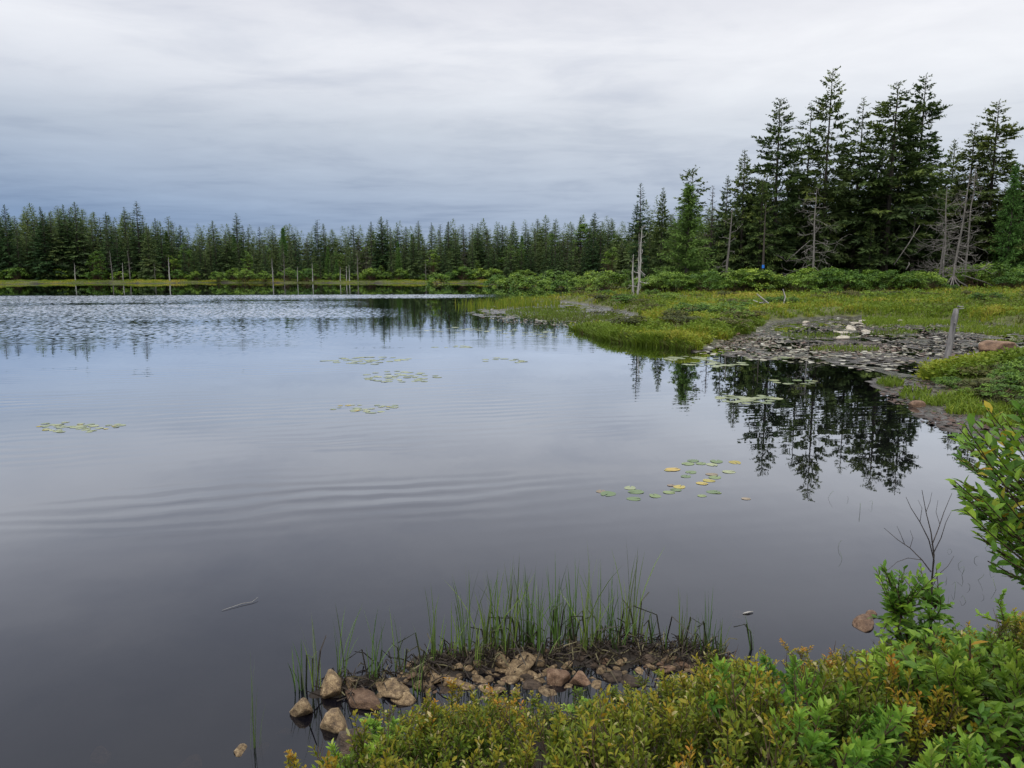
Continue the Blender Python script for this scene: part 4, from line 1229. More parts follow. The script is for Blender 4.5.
def build_low_shrubs():
    """small bushes in the meadow and on the bank by the post"""
    pr = [bush("low_shrub", 0.62, 0.5, 30, 60, 0.065, 430 + i, M_BUSH) for i in range(3)]
    dk = [bush("low_shrub", 0.55, 0.42, 26, 50, 0.06, 440 + i, plant_mat("gale_leaves_%s" % "ab"[i], [(0.0, (0.05, 0.06, 0.025)), (0.5, (0.09, 0.105, 0.03)), (1.0, (0.16, 0.15, 0.045))], 0.6, 0.25, 0.2, 0.2)) for i in range(2)]
    g = np.random.default_rng(66)
    for px, py, s in ((962, 376, 0.8), (975, 384, 0.9), (990, 373, 0.9), (1005, 385, 1.1), (1020, 378, 1.0), (1035, 392, 1.1), (955, 391, 0.7), (980, 396, 0.8), (1010, 399, 0.9), (1050, 378, 1.1), (1000, 366, 0.8), (942, 384, 0.5), (1030, 368, 1.0), (1000, 404, 0.9), (1022, 397, 1.0), (1014, 408, 0.8), (1042, 404, 1.0), (988, 402, 0.7), (1034, 414, 0.8), (1060, 396, 1.0), (972, 400, 0.5)):
        p = on_plane(px, py)
        (pr + dk)[g.integers(5)].place((p[0], p[1], h1(*p) - 0.03), g.uniform(0, 6.28), (s * 0.72, s * 0.72, s * 0.5), "small green shrub on the bank around the weathered post", "shrub", "shrubs on the bank by the post")
    for i in range(90):
        px = g.uniform(560, 790); py = g.uniform(300, 338)
        if i >= 62: px, py = g.uniform(780, 1060), g.uniform(296, 312)
        p = on_plane(px, py)
        z, d, mud, _, _ = height_full(p[None])
        if d[0] < 0.4 or mud[0] > 0.2: continue
        (dk + pr[:1])[g.integers(3)].place((p[0], p[1], float(z[0]) - 0.03), g.uniform(0, 6.28), (g.uniform(0.8, 1.5), g.uniform(0.8, 1.5), g.uniform(0.6, 0.95)), "low dark shrub growing among the meadow grass", "shrub", "low shrubs in the meadow grass")


# ------------------------------------------------------------------ stones, post, driftwood
def rock(seed, flat=0.75, planes=10, sub=4):
    g = np.random.default_rng(seed)
    bm = bmesh.new(); bmesh.ops.create_icosphere(bm, subdivisions=sub, radius=1)
    V = np.array([v.co[:] for v in bm.verts]); T = np.array([[v.index for v in f.verts] for f in bm.faces]); bm.free()
    n = unit(g.normal(0, 1, (planes, 3))); dd = g.uniform(0.62, 1.0, planes)
    dots = V @ n.T
    r = np.where(dots > 0.05, dd / np.maximum(dots, 0.05), 9)
    rs = np.sort(r, 1)
    rr = -np.log(np.exp(-rs[:, :3] * 34).sum(1)) / 34      # softened corners
    rr = np.clip(rr, 0.3, 1.15) * (1 + 0.07 * (fbm(V[:, 0] * 3 + 5, V[:, 1] * 3 + V[:, 2] * 2.3, seed, 4) - 0.5))
    W = V * rr[:, None] * np.array([1, g.uniform(0.7, 0.95), flat])
    mb = MB(); mb.add(W, T)
    return mb


def build_rocks():
    ms = {}
    for i in range(9):
        ms[i] = rock(500 + i, 0.62 + 0.04 * i % 0.3).mesh("rock", (M_ROCK, M_ROCK, M_ROCK, M_DARKROCK, M_ROCK, M_ROCK, M_DARKROCK, M_ROCK, M_REDROCK)[i], True)
    g = np.random.default_rng(77)
    def put(px, py, wpx, hpx, lab, group=None, mat=None, k=None, name="rock", cat="rock", z0=None, rz=None):
        """a stone whose middle shows at px, py"""
        p = on_plane(px, py + hpx * 0.35)
        dist = math.hypot(math.hypot(*p), CAM_H)
        rx = wpx / F_PX * dist * 0.56; rzz = hpx / F_PX * dist * 0.60
        o = bpy.data.objects.new(name, ms[g.integers(9) if k is None else k].copy() if mat else ms[g.integers(9) if k is None else k])
        if mat: o.data.materials[0] = mat
        COL.objects.link(o)
        zb = h1(*p) if z0 is None else z0
        o.location = (p[0], p[1], max(zb, -0.012) + rzz * 0.18)
        o.rotation_euler = (g.normal(0, 0.15), g.normal(0, 0.15), g.uniform(0, 6.28) if rz is None else rz)
        o.scale = (rx, rx * 0.9, max(rzz * 0.85, rx * (0.32 if mat is M_WHITEROCK else 0.42)))
        return tag(o, lab, cat, group)
    G = "rocks in the low stony spit among the reeds"
    big = [(300, 701, 24, 30, "pale tan boulder with a flat face at the outer tip of the stony spit"), (332, 682, 28, 28, "angular brown rock leaning behind the tip boulder of the spit"),
           (336, 714, 32, 30, "rounded brown rock standing in the water before the tip boulder"), (362, 693, 36, 24, "reddish brown slanted slab half way between spit tip and shrubs"),
           (354, 732, 32, 32, "brown rock half hidden behind the orange-tipped shrubs by the water"), (392, 681, 42, 20, "long flat tan rock on the spit just past the slanted slab"),
           (521, 664, 30, 15, "palest wedge-shaped stone on the middle of the spit"), (558, 671, 23, 26, "pinkish upright wedge of stone beside a dark split rock"), (581, 674, 23, 20, "dark brown split rock beside the pinkish wedge"),
           (503, 660, 18, 16, "rounded tan stone next to the palest wedge-shaped one"), (865, 620, 25, 13, "low reddish brown rock alone in the calm shallows"), (871, 612, 10, 9, "small dark stone touching the low reddish brown rock"),
           (242, 746, 15, 11, "small brown rock awash beside the lone reed tuft"), (1016, 618, 30, 14, "brown rock in the water under the large leafy bush"), (614, 672, 20, 14, "brown rock at the inner end of the spit by open water")]
    for b in big:
        put(b[0], b[1], b[2], b[3], b[4], None, z0=-0.006 if "shallows" in b[4] or "touching" in b[4] else None, mat= M_REDROCK if ("reddish" in b[4] or "pinkish" in b[4]) else None)
    mids = [(351, 682, 16, 12), (382, 692, 12, 9), (375, 697, 15, 14), (404, 694, 22, 16), (403, 672, 14, 9), (428, 671, 15, 9), (436, 677, 16, 10), (532, 672, 20, 11), (509, 677, 18, 11),
            (478, 675, 14, 12), (489, 676, 11, 10), (451, 678, 22, 14), (467, 683, 16, 11), (485, 685, 14, 10), (496, 687, 16, 12), (539, 661, 14, 9), (550, 666, 12, 11), (528, 672, 15, 10), (531, 682, 17, 11), (549, 689, 19, 9),
            (574, 644, 19, 9), (586, 651, 10, 10), (555, 646, 11, 8), (547, 652, 11, 8), (567, 664, 11, 9), (602, 667, 11, 12), (631, 677, 20, 11), (649, 657, 13, 9), (621, 662, 12, 8), (667, 668, 14, 9), (515, 690, 12, 8),
            (540, 678, 12, 9), (420, 684, 12, 9), (444, 687, 12, 8), (596, 683, 14, 8), (640, 668, 12, 8), (478, 664, 12, 8), (460, 668, 12, 8), (413, 678, 10, 7), (568, 684, 12, 7), (602, 655, 10, 7), (682, 664, 12, 8)]
    for i, (px, py, w, h) in enumerate(mids):
        put(px, py, w, h, "small brown stone packed among the larger rocks of the spit", G)
    for i in range(190):
        t = g.random(); px = 400 + t * 300; py = np.interp(px, [400, 470, 560, 640, 700], [684, 680, 676, 668, 664]) + g.normal(0, 7)
        s = g.uniform(3.5, 8.5)
        put(px, py, s * 1.2, s * 0.8, "pebble-sized stone in the gravel of the spit", "pebble-sized stones of the spit", k=i % 9, name="stone")
    for (px, py, w, h) in ((190, 752, 26, 8), (128, 766, 30, 9), (215, 765, 22, 8), (100, 742, 20, 6), (285, 720, 16, 6), (262, 738, 14, 6), (740, 606, 16, 4), (700, 630, 14, 4), (985, 628, 22, 6), (960, 622, 16, 5)):
        o = put(px, py, w, h, "brown stone lying just under the water near the shore", "sunken stones in the shallows", name="sunken_stone", cat="stone", z0=-0.10)
        o.location.z = -0.035 - o.scale.z * 0.75
    # pale boulders out on the mud
    W = [(857, 323, 10, 5, "topmost pale boulder of the white cluster on the mud"), (851, 328, 13, 5, "middle pale boulder of the white cluster on the mud"), (842, 331.5, 14, 5, "broad flat pale boulder at the foot of the white cluster"), (867, 330.5, 12, 3.5, "low pale boulder reaching out at the back of the white cluster"),
         (861, 326, 7, 3, "small pale stone wedged in the white cluster"), (844, 337, 13, 7, "tan pyramid-shaped boulder just below the white cluster on the mud"), (806, 322, 6, 4, "small white stone lying alone on the mud"), (899, 320.5, 7, 4, "small white stone at the grass edge behind the white cluster"), (862, 320.5, 8, 3, "thin white stone above the white cluster")]
    for px, py, w, h, lab in W:
        put(px, py, w, h, lab, "pale boulders on the mud flat", M_WHITEROCK)
    put(996, 349, 27, 16, "reddish brown boulder on the bank behind the weathered post", None, M_REDROCK, 3, "boulder", "boulder", 0.12)
    put(917, 403, 12, 10, "small dark red rock at the muddy water's edge", None, M_REDROCK, 2)
    put(737, 335.5, 9, 4, "small reddish rock at the corner of the meadow bank", None, M_REDROCK, 4)


def build_post():
    mb = MB()
    b = on_plane(944, 364); Y = b[1]
    x0, z0 = at_depth(945, 366, Y); x1, z1 = at_depth(957, 309, Y)
    g = np.random.default_rng(3)
    t = np.linspace(0, 1, 12)
    pts = np.stack((np.interp(t, [0, 1], [0, x1 - x0]), 0.02 * t, np.interp(t, [0, 1], [z0 - 0.1, z1])), 1)
    tube(mb, pts, 0.066 - 0.014 * t + g.normal(0, 0.003, 12), 11)
    V = mb.V[0]
    V[:, 0] += (fbm(V[:, 1] * 40, V[:, 2] * 1.2 + 3, 4, 3) - 0.5) * 0.03
    root = empty("weathered_post"); root.location = (x0, Y, 0)
    root["label"] = "weathered grey stake leaning out of the muddy bank"; root["category"] = "post"
    mb.build("shaft", M_POST, root, True)
    k = MB(); top = pts[-1]
    for dx_, dz_, l in ((0.07, 0.0, 0.10), (-0.02, 0.05, 0.07), (-0.10, -0.30, 0.06), (0.0, -0.40, 0.09), (0.06, 0.04, 0.08)):
        tube(k, [top + np.array([dx_ * 0.2, -0.04, dz_]), top + np.array([dx_ + l * 0.3, -0.10, dz_ + 0.02])], [0.016, 0.007], 5)
    k.build("splinter", M_PALE, root, True)
    # bleached forked driftwood in the meadow
    p = on_plane(779, 314); Y = p[1]
    mb = MB()
    def q(px, py, dy=0): a = at_depth(px, py, Y + dy); return np.array([a[0] - p[0], dy, a[1]])
    tube(mb, [q(778, 313), q(773, 308, -0.2), q(765, 301, -0.4), q(757, 294, -0.6)], [0.07, 0.06, 0.045, 0.02], 6)
    tube(mb, [q(777, 312), q(783, 307, 0.2), q(785, 297, 0.3), q(783, 289, 0.2)], [0.07, 0.06, 0.04, 0.018], 6)
    tube(mb, [q(766, 302, -0.4), q(760, 303, -0.3), q(753, 300, -0.2)], [0.04, 0.03, 0.012], 5)
    tube(mb, [q(764, 304, -0.3), q(758, 307, -0.3), q(750, 303, -0.3)], [0.035, 0.025, 0.01], 5)
    tag(mb.build("driftwood", M_PALE, None, True, (p[0], Y, 0)), "bleached forked driftwood branch lying in the meadow grass", "driftwood")
    # floating straw on the open water and blue trail blaze on a trunk
    a, b = on_plane(222, 611), on_plane(252, 603)
    mb = MB(); m_ = (a + b) / 2
    tube(mb, [(a[0] - m_[0], a[1] - m_[1], 0), (0.02, 0.03, 0.004), (b[0] - m_[0], b[1] - m_[1], 0.002), (b[0] - m_[0] + 0.02, b[1] - m_[1] + 0.05, 0.01)], [0.0012, 0.002, 0.002, 0.001], 5)
    tag(mb.build("floating_stalk", M_PALE, None, True, (m_[0], m_[1], 0.004)), "pale dead stalk floating alone on the open water", "stalk")
    a = on_plane(748, 614)
    mb = MB(); tube(mb, [(-0.03, 0, 0.0), (0, 0.006, 0.004), (0.035, 0.02, 0.003)], [0.003, 0.006, 0.003], 6)
    tag(mb.build("floating_wood_chip", M_PALE, None, True, (a[0], a[1], 0.003)), "small pale chip of wood floating off the reeds", "wood chip")


# ------------------------------------------------------------------ lily pads
def build_pads():
    M_PG = plant_mat("pad_green", [(0, (0.10, 0.16, 0.05)), (1, (0.16, 0.22, 0.07))], 0.3, 0.6, 0.0, 0.25, 14.0)
    M_PP = plant_mat("pad_sky_sheen", [(0, (0.20, 0.24, 0.11)), (1, (0.30, 0.33, 0.17))], 0.28, 0.6, 0.0, 0.25, 12.0)  # lighter green: the sky's gloss on the pads is put into the base colour
    M_PY = plant_mat("pad_yellow", [(0, (0.30, 0.24, 0.05)), (1, (0.44, 0.35, 0.09))], 0.4, 0.5, 0.0, 0.15, 16.0)
    M_PB = plant_mat("pad_brown", [(0, (0.22, 0.16, 0.11)), (1, (0.34, 0.27, 0.19))], 0.4, 0.5, 0.0, 0.15, 16.0)
    def pad(seed):
        g = np.random.default_rng(seed)
        n = 26; a = np.linspace(0.16, 2 * np.pi - 0.16, n)
        r = 1 + 0.04 * np.sin(a * 3 + g.uniform(0, 6)) + g.normal(0, 0.012, n)
        lift = 0.05 * np.maximum(0, np.sin(a * 2 + g.uniform(0, 6))) ** 2
        top = [(0.0, 0, 0.012)] + [(0.55 * r[i] * math.cos(a[i]), 0.48 * r[i] * math.sin(a[i]), 0.01) for i in range(n)] + [(r[i] * math.cos(a[i]), 0.86 * r[i] * math.sin(a[i]), lift[i] + 0.006) for i in range(n)]
        V = np.array(top); m = len(V)
        V = np.vstack((V, V - np.array([0, 0, 0.03])))
        T, Q = [], []
        for i in range(n - 1):
            T.append((0, 1 + i, 2 + i)); T.append((m, m + 2 + i, m + 1 + i))
            Q.append((1 + i, 1 + n + i, 2 + n + i, 2 + i)); Q.append((m + 2 + i, m + 2 + n + i, m + 1 + n + i, m + 1 + i))
            Q.append((1 + n + i, m + 1 + n + i, m + 2 + n + i, 2 + n + i))
        for i in (0, n - 1):
            Q.append((0, m, m + 1 + i, 1 + i)); Q.append((1 + i, m + 1 + i, m + 1 + n + i, 1 + n + i))
        mb = MB(); mb.add(V, T, Q, g.random())
        return mb
    me = {k: [pad(600 + i).mesh("lily_pad", m, False) for i in range(4)] for k, m in (("g", M_PG), ("p", M_PP), ("y", M_PY), ("b", M_PB))}
    g = np.random.default_rng(88)
    def put(px, py, w, k, lab, group):
        p = on_plane(px, py)
        dist = math.hypot(math.hypot(*p), CAM_H)
        o = bpy.data.objects.new("lily_pad", me[k][g.integers(4)]); COL.objects.link(o)
        s = w / F_PX * dist * 0.5
        o.scale = (s, s, s * 0.3); o.location = (p[0], p[1], 0.002 + 0.001 * g.random()); o.rotation_euler = (g.normal(0, 0.02), g.normal(0, 0.02), g.uniform(0, 6.28))
        tag(o, lab, "lily pad", group)
    near = [(608, 494, 17, 'g'), (601, 491.5, 11, 'b'), (630, 488, 13, 'p'), (636, 492, 16, 'g'), (634, 499, 14, 'g'), (655, 496, 13, 'g'), (669, 492.5, 12, 'g'), (676, 490, 11, 'g'), (679.5, 487, 13, 'y'), (671, 485.5, 8, 'b'),
            (673, 469.5, 15, 'y'), (668, 470.5, 8, 'y'), (686, 476.5, 11, 'g'), (691, 472.3, 12, 'g'), (688, 464, 13, 'g'), (693, 461, 12, 'g'), (701, 463.6, 11, 'g'), (712, 464.8, 12, 'p'), (716.5, 461.5, 14, 'g'), (735, 462.6, 13, 'y'),
            (729, 472, 13, 'p'), (715, 477.5, 13, 'g'), (712, 474.5, 12, 'b'), (709, 480.8, 12, 'y'), (702, 483.5, 12, 'y'), (713, 492, 13, 'g'), (702, 496, 9, 'g'), (746, 498.8, 9, 'b'), (718, 493, 7, 'g')]
    nm = {'g': "green lily pad", 'p': "pale green lily pad", 'y': "yellow lily pad", 'b': "brownish torn lily pad"}
    for px, py, w, k in near:
        put(px, py, w, k, nm[k] + " in the loose cluster nearest the reeds", "lily pads of the cluster nearest the reeds")
    def scatter(cx, cy, rx, ry, n, w, where, keys="pppg"):
        for _ in range(n):
            a = g.uniform(0, 6.28); r = g.random() ** 0.6
            px, py = cx + rx * r * math.cos(a), cy + ry * r * math.sin(a)
            k = keys[g.integers(len(keys))]
            put(px, py, w * g.uniform(0.5, 0.95), k, nm[k] + " " + where, "lily pads " + where)
    scatter(372, 360.5, 42, 3.6, 44, 9.5, "in the patch farther out of two on open water", "pppp")
    scatter(330, 361, 10, 2, 4, 9, "in the patch farther out of two on open water", "pppp")
    scatter(401, 377, 38, 6.0, 56, 9.5, "in the dense oval patch on open water", "pppp")
    scatter(368, 408.5, 36, 4.5, 32, 8.5, "in the sparse patch on open water below the oval one", "pppppy")
    scatter(80, 427, 44, 5.5, 46, 9, "in the lone patch far from the meadow", "pppppy")
    scatter(452, 346.5, 20, 2, 8, 9, "in the small streak beyond the open water patches", "pp")
    scatter(503, 360.5, 24, 3.5, 12, 10, "in the patch out from the meadow point", "pp")
    scatter(690, 358.5, 28, 2.4, 22, 11, "along the mud edge by the meadow corner", "ppp")
    scatter(716, 364, 32, 3, 26, 12, "in the pale streak just off the mud", "ppp")
    scatter(765, 357.5, 30, 2.4, 20, 11, "close under the mud where the reflection starts", "ppp")
    scatter(752, 399.5, 36, 6, 32, 14, "across the dark reflection of the tall trees", "ppp")
    scatter(795, 381, 22, 3.5, 10, 12, "in the middle of the dark reflection", "ppg")
    scatter(470, 330, 45, 3, 22, 9, "in the far band by the inlet", "ppp")
    scatter(545, 335, 45, 4, 24, 9, "in the band off the meadow point", "ppp")


# ------------------------------------------------------------------ reeds
def build_reeds():
    g = np.random.default_rng(99)
    G = "rush tufts along the stony spit"
    spots = [(300, 690, 640, 14, 9), (316, 690, 610, 10, 8), (340, 684, 600, 12, 9), (377, 680, 598, 12, 10), (400, 674, 608, 8, 8), (425, 668, 622, 6, 6), (372, 683, 615, 10, 6),
             (436, 664, 585, 14, 9), (452, 660, 600, 10, 8), (465, 655, 560, 22, 10), (486, 655, 570, 16, 9), (497, 650, 556, 26, 12), (514, 648, 548, 34, 13), (526, 650, 560, 26, 10), (538, 652, 575, 20, 9), (505, 660, 590, 18, 8),
             (556, 645, 552, 28, 11), (570, 643, 556, 30, 10), (585, 650, 540, 26, 10), (597, 645, 560, 20, 9), (541, 662, 610, 14, 7), (612, 640, 562, 14, 10), (628, 638, 538, 24, 11), (640, 640, 570, 12, 9), (652, 648, 610, 10, 9),
             (682, 648, 585, 20, 8), (690, 652, 605, 12, 8), (708, 655, 588, 22, 9), (718, 658, 612, 12, 8), (752, 650, 612, 5, 4), (620, 652, 600, 12, 8), (666, 652, 622, 9, 8), (417, 694, 650, 14, 6), (477, 668, 615, 12, 7)]
    for i, (px, base, top, n, wpx) in enumerate(spots):
        p = on_plane(px, base); Y = p[1]
        _, zt = at_depth(px, top, Y)
        n = max(4, int(n * 0.8))
        mb = MB()
        w = wpx / F_PX * math.hypot(Y, CAM_H) * 0.9
        B = np.column_stack((g.normal(0, w * 0.40, n), g.normal(0, w * 0.5, n), np.full(n, -0.06)))
        H = (zt + 0.06) * np.clip(g.beta(3.2, 1.6, n) * 1.02 + 0.05, 0.2, 1.02); H[0] = zt + 0.06
        a = g.uniform(0, 6.28, n)
        blades(mb, B, np.stack((np.cos(a), np.sin(a)), 1), H, g.uniform(0.0048, 0.0075, n), np.where(g.random(n) < 0.8, g.uniform(0.01, 0.18, n), g.uniform(0.2, 0.5, n)), np.clip(g.normal(0.55, 0.2, n), 0.15, 1), 0, 5)
        # last year's dark broken stalks
        m = max(2, n // 4)
        for _ in range(m):
            b0 = np.array([g.normal(0, w * 0.45), g.normal(0, w * 0.5), -0.05]); h = g.uniform(0.06, 0.26)
            a = g.uniform(0, 6.28); dv = np.array([math.cos(a), math.sin(a), 0])
            tube(mb, [b0, b0 + np.array([0, 0, h]) + dv * h * 0.2, b0 + dv * h * g.uniform(0.3, 0.75) + np.array([0, 0, h * g.uniform(0.35, 1.25)])], [0.005, 0.0045, 0.003], 3, g.uniform(0, 0.1), cap=False)
        lab = "tuft of thin green rushes with dark broken stalks on the stony spit"
        if (px, base) == (628, 638): lab = "tallest rush tuft, standing at the outer middle of the spit"
        if px == 752: lab = "few single rushes in the water past the end of the spit"
        if px == 300: lab = "curving rush tuft on the boulder at the tip of the spit"
        o = mb.build("reed_tuft", M_REED, None, False, (p[0], p[1], max(0, h1(*p)) * 0.8))
        tag(o, lab, "reeds", G)
    # the lone tuft in open water
    p = on_plane(254, 748); Y = p[1]
    mb = MB(); n = 9
    _, zt = at_depth(254, 652, Y)
    a = g.uniform(0, 6.28, n)
    blades(mb, np.column_stack((g.normal(0, 0.016, n), g.normal(0, 0.016, n), np.full(n, -0.08))), np.stack((np.cos(a), np.sin(a)), 1), (zt + 0.08) * np.array([1, 0.95, 0.8, 0.6, 0.5, 0.75, 0.4, 0.9, 0.3]), np.full(n, 0.005), g.uniform(0.02, 0.16, n), np.clip(g.normal(0.45, 0.2, n), 0.1, 1), 0, 5)
    tag(mb.build("reed_tuft", M_REED, None, False, (p[0], p[1], 0)), "lone thin rush tuft standing apart in open water", "reeds")
    # dead rush straw matted over the peat
    mb = MB()
    for _ in range(800):
        t = g.random()
        px = 425 + 300 * t; py = np.interp(px, [425, 500, 560, 640, 725], [670, 660, 656, 652, 660]) + g.normal(0, 7)
        if g.random() < 0.12: px = g.uniform(330, 440); py = np.interp(px, [290, 440], [698, 670]) + g.normal(0, 6)
        p = on_plane(px, py); z = max(0.0, h1(*p)) if False else 0.0
        a = g.uniform(0, 6.28); L = g.uniform(0.03, 0.14)
        pt = np.array([p[0], p[1], 0.0]); dv = np.array([math.cos(a), math.sin(a), 0])
        MAT_PTS.append((pt, dv, L, g.uniform(0.0, 0.05), g.uniform(-0.01, 0.06), g.uniform(0, 0.35) if g.random() < 0.8 else g.uniform(0.5, 0.9)))
    P = np.array([q[0] for q in MAT_PTS]); zz = np.maximum(height(P[:, 0], P[:, 1]), 0.0)
    for (pt, dv, L, lift, e, ti), z in zip(MAT_PTS, zz):
        q = pt + np.array([0, 0, z + 0.004])
        tube(mb, [q, q + dv * L * 0.5 + np.array([0, 0, lift]), q + dv * L + np.array([0, 0, max(0.0, e)])], [0.0035, 0.0035, 0.002], 3, ti, cap=False)
    M_STRAW = plant_mat("dead_straw", [(0.0, (0.02, 0.016, 0.013)), (0.4, (0.06, 0.045, 0.035)), (0.7, (0.11, 0.10, 0.05)), (1.0, (0.22, 0.19, 0.11))], 0.7, 0.2, 0.0, 0.0, hue=0.0)
    tag(mb.build("dead_straw", M_STRAW), "dark matted dead rush stalks lying on the peaty spit", "straw", None, "stuff")


MAT_PTS = []


# ------------------------------------------------------------------ the shrubs at the viewer's feet
def near_shrub(kind, h, seed):
    g = np.random.default_rng(seed)
    st, lf = MB(), MB()
    P, D, N, L, Wd, T = [], [], [], [], [], []
    def stem(p0, d, ln, r, depth, lean_up=0.35):
        n = 6
        pts = [p0]; dd = d
        for s in range(n - 1):
            dd = unit(dd + g.normal(0, 0.10, 3) + np.array([0, 0, lean_up * 0.25]))
            pts.append(pts[-1] + dd * ln / (n - 1))
        pts = np.array(pts)
        tube(st, pts, np.linspace(r, r * 0.45, n), 5 if depth else 4, cap=False)
        return pts
    def along(pts, t):
        f = t * (len(pts) - 1); i = min(int(f), len(pts) - 2)
        return pts[i] + (pts[i + 1] - pts[i]) * (f - i), unit(pts[i + 1] - pts[i])
    def leaf(p, ax, az, ang, l, w, t, twist=0.3):
        u = unit(np.cross(ax, [0.3, 0.9, 0.1])); v = np.cross(ax, u)
        side = u * math.cos(az) + v * math.sin(az)
        d = ax * math.cos(ang) + side * math.sin(ang)
        nn = ax * math.sin(ang) - side * math.cos(ang) + g.normal(0, twist, 3)
        P.append(p + side * 0.002); D.append(d); N.append(nn); L.append(l); Wd.append(w); T.append(t)
    if kind == "leather":
        tone = g.uniform(-0.15, 0.15)
        for k in range(15):
            a = g.uniform(0, 6.28)
            main = stem(np.array([g.normal(0, 0.05), g.normal(0, 0.05), -0.05]), unit(np.array([math.cos(a) * 0.38, math.sin(a) * 0.38, 1])), h * g.uniform(0.65, 1.12), 0.0032, 1)
            subs = [(main, 0.35)]
            for b in range(4):
                p, ax = along(main, g.uniform(0.4, 0.9)); a2 = g.uniform(0, 6.28)
                subs.append((stem(p, unit(ax + 0.75 * np.array([math.cos(a2), math.sin(a2), 0.25])), h * g.uniform(0.18, 0.34), 0.0018, 0, 0.6), 0.05))
            for pts, t0 in subs:
                if k % 5 == 4: continue          # a dead leafless shoot
                ln = np.linalg.norm(pts[-1] - pts[0]); n = int(ln * (1 - t0) / 0.0075)
                for q in range(n):
                    t = t0 + (1 - t0) * (q + 0.5) / n
                    p, ax = along(pts, t)
                    rel = p[2] / h
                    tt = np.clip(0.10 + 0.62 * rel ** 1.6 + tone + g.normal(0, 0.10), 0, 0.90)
                    if g.random() < 0.04: tt = 1.0
                    leaf(p, ax, q * 2.4 + g.normal(0, 0.3), g.uniform(0.45, 0.95), g.uniform(0.016, 0.036), g.uniform(0.008, 0.014), tt)
    elif kind == "laurel":
        for k in range(8):
            a = g.uniform(0, 6.28)
            main = stem(np.array([g.normal(0, 0.05), g.normal(0, 0.05), -0.05]), unit(np.array([math.cos(a) * 0.5, math.sin(a) * 0.5, 1])), h * g.uniform(0.7, 1.1), 0.004, 1)
            subs = [main]
            for b in range(2):
                p, ax = along(main, g.uniform(0.5, 0.8)); a2 = g.uniform(0, 6.28)
                subs.append(stem(p, unit(ax + 0.8 * np.array([math.cos(a2), math.sin(a2), 0.3])), h * g.uniform(0.25, 0.42), 0.0026, 0, 0.8))
            for pts in subs:
                tone = g.uniform(0.30, 0.65)
                n = 22
                for q in range(n):
                    t = 0.42 + 0.58 * (q / n) ** 0.75
                    p, ax = along(pts, min(t, 0.999))
                    rel = q / n
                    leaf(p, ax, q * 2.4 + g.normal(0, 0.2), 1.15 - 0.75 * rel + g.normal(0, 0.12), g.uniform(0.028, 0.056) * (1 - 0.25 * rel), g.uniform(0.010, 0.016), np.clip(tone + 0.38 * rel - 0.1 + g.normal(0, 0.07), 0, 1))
    else:
        # broad-leaved bush
        for k in range(9):
            a = g.uniform(0, 6.28)
            main = stem(np.array([g.normal(0, 0.04), g.normal(0, 0.04), -0.05]), unit(np.array([math.cos(a) * 0.45, math.sin(a) * 0.45, 1])), h * g.uniform(0.7, 1.08), 0.0055, 1)
            subs = [(main, 0.45)]
            for b in range(5):
                p, ax = along(main, g.uniform(0.35, 0.95)); a2 = g.uniform(0, 6.28)
                subs.append((stem(p, unit(ax * 0.7 + np.array([math.cos(a2), math.sin(a2), 0.1])), h * g.uniform(0.16, 0.34), 0.0025, 0, 0.3), 0.1))
            for pts, t0 in subs:
                ln = np.linalg.norm(pts[-1] - pts[0]); n = max(5, int(ln * (1 - t0) / 0.021))
                tone = g.uniform(0.2, 0.62)
                for q in range(n):
                    t = t0 + (1 - t0) * (q + 0.7) / n
                    p, ax = along(pts, min(t, 0.999))
                    tt = np.clip(tone + 0.12 * t + g.normal(0, 0.07), 0, 0.8)
                    if g.random() < (0.10 if p[2] > 0.8 * h and kind == "broad_tall" else 0.012): tt = g.uniform(0.86, 1.0)
                    side = np.array([math.cos(q * 2.4), math.sin(q * 2.4), 0])
                    d = unit(ax * 0.7 + side * 0.9 + g.normal(0, 0.2, 3))
                    P.append(p); D.append(d); N.append(np.array([0, 0, 1.0]) + ax * 0.3 + g.normal(0, 0.35, 3)); L.append(g.uniform(0.042, 0.068)); Wd.append(g.uniform(0.019, 0.028)); T.append(tt)
    mt = {"leather": M_LEATHER, "laurel": M_LAUREL}.get(kind, M_BROAD)
    nm = {"leather": "leatherleaf_shrub", "laurel": "laurel_shrub"}.get(kind, "broadleaf_bush")
    shp = (0.34, 0.68, 0.95, 0.92) if kind == "leather" else (0.3, 0.66, 0.85, 0.95) if kind == "laurel" else (0.32, 0.66, 0.98, 0.92)
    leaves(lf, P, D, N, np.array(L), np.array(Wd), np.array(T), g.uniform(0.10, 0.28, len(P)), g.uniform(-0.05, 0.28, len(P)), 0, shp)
    root = empty(nm)
    return Proto(parts(root, st.build("stems", M_STEM, root), lf.build("foliage", mt, root)))


TOPLINE = ([230, 300, 345, 400, 450, 520, 600, 650, 690, 740, 800, 860, 900, 960, 1000, 1060, 1200], [800, 766, 742, 706, 694, 692, 690, 686, 664, 650, 654, 650, 640, 630, 622, 610, 600])


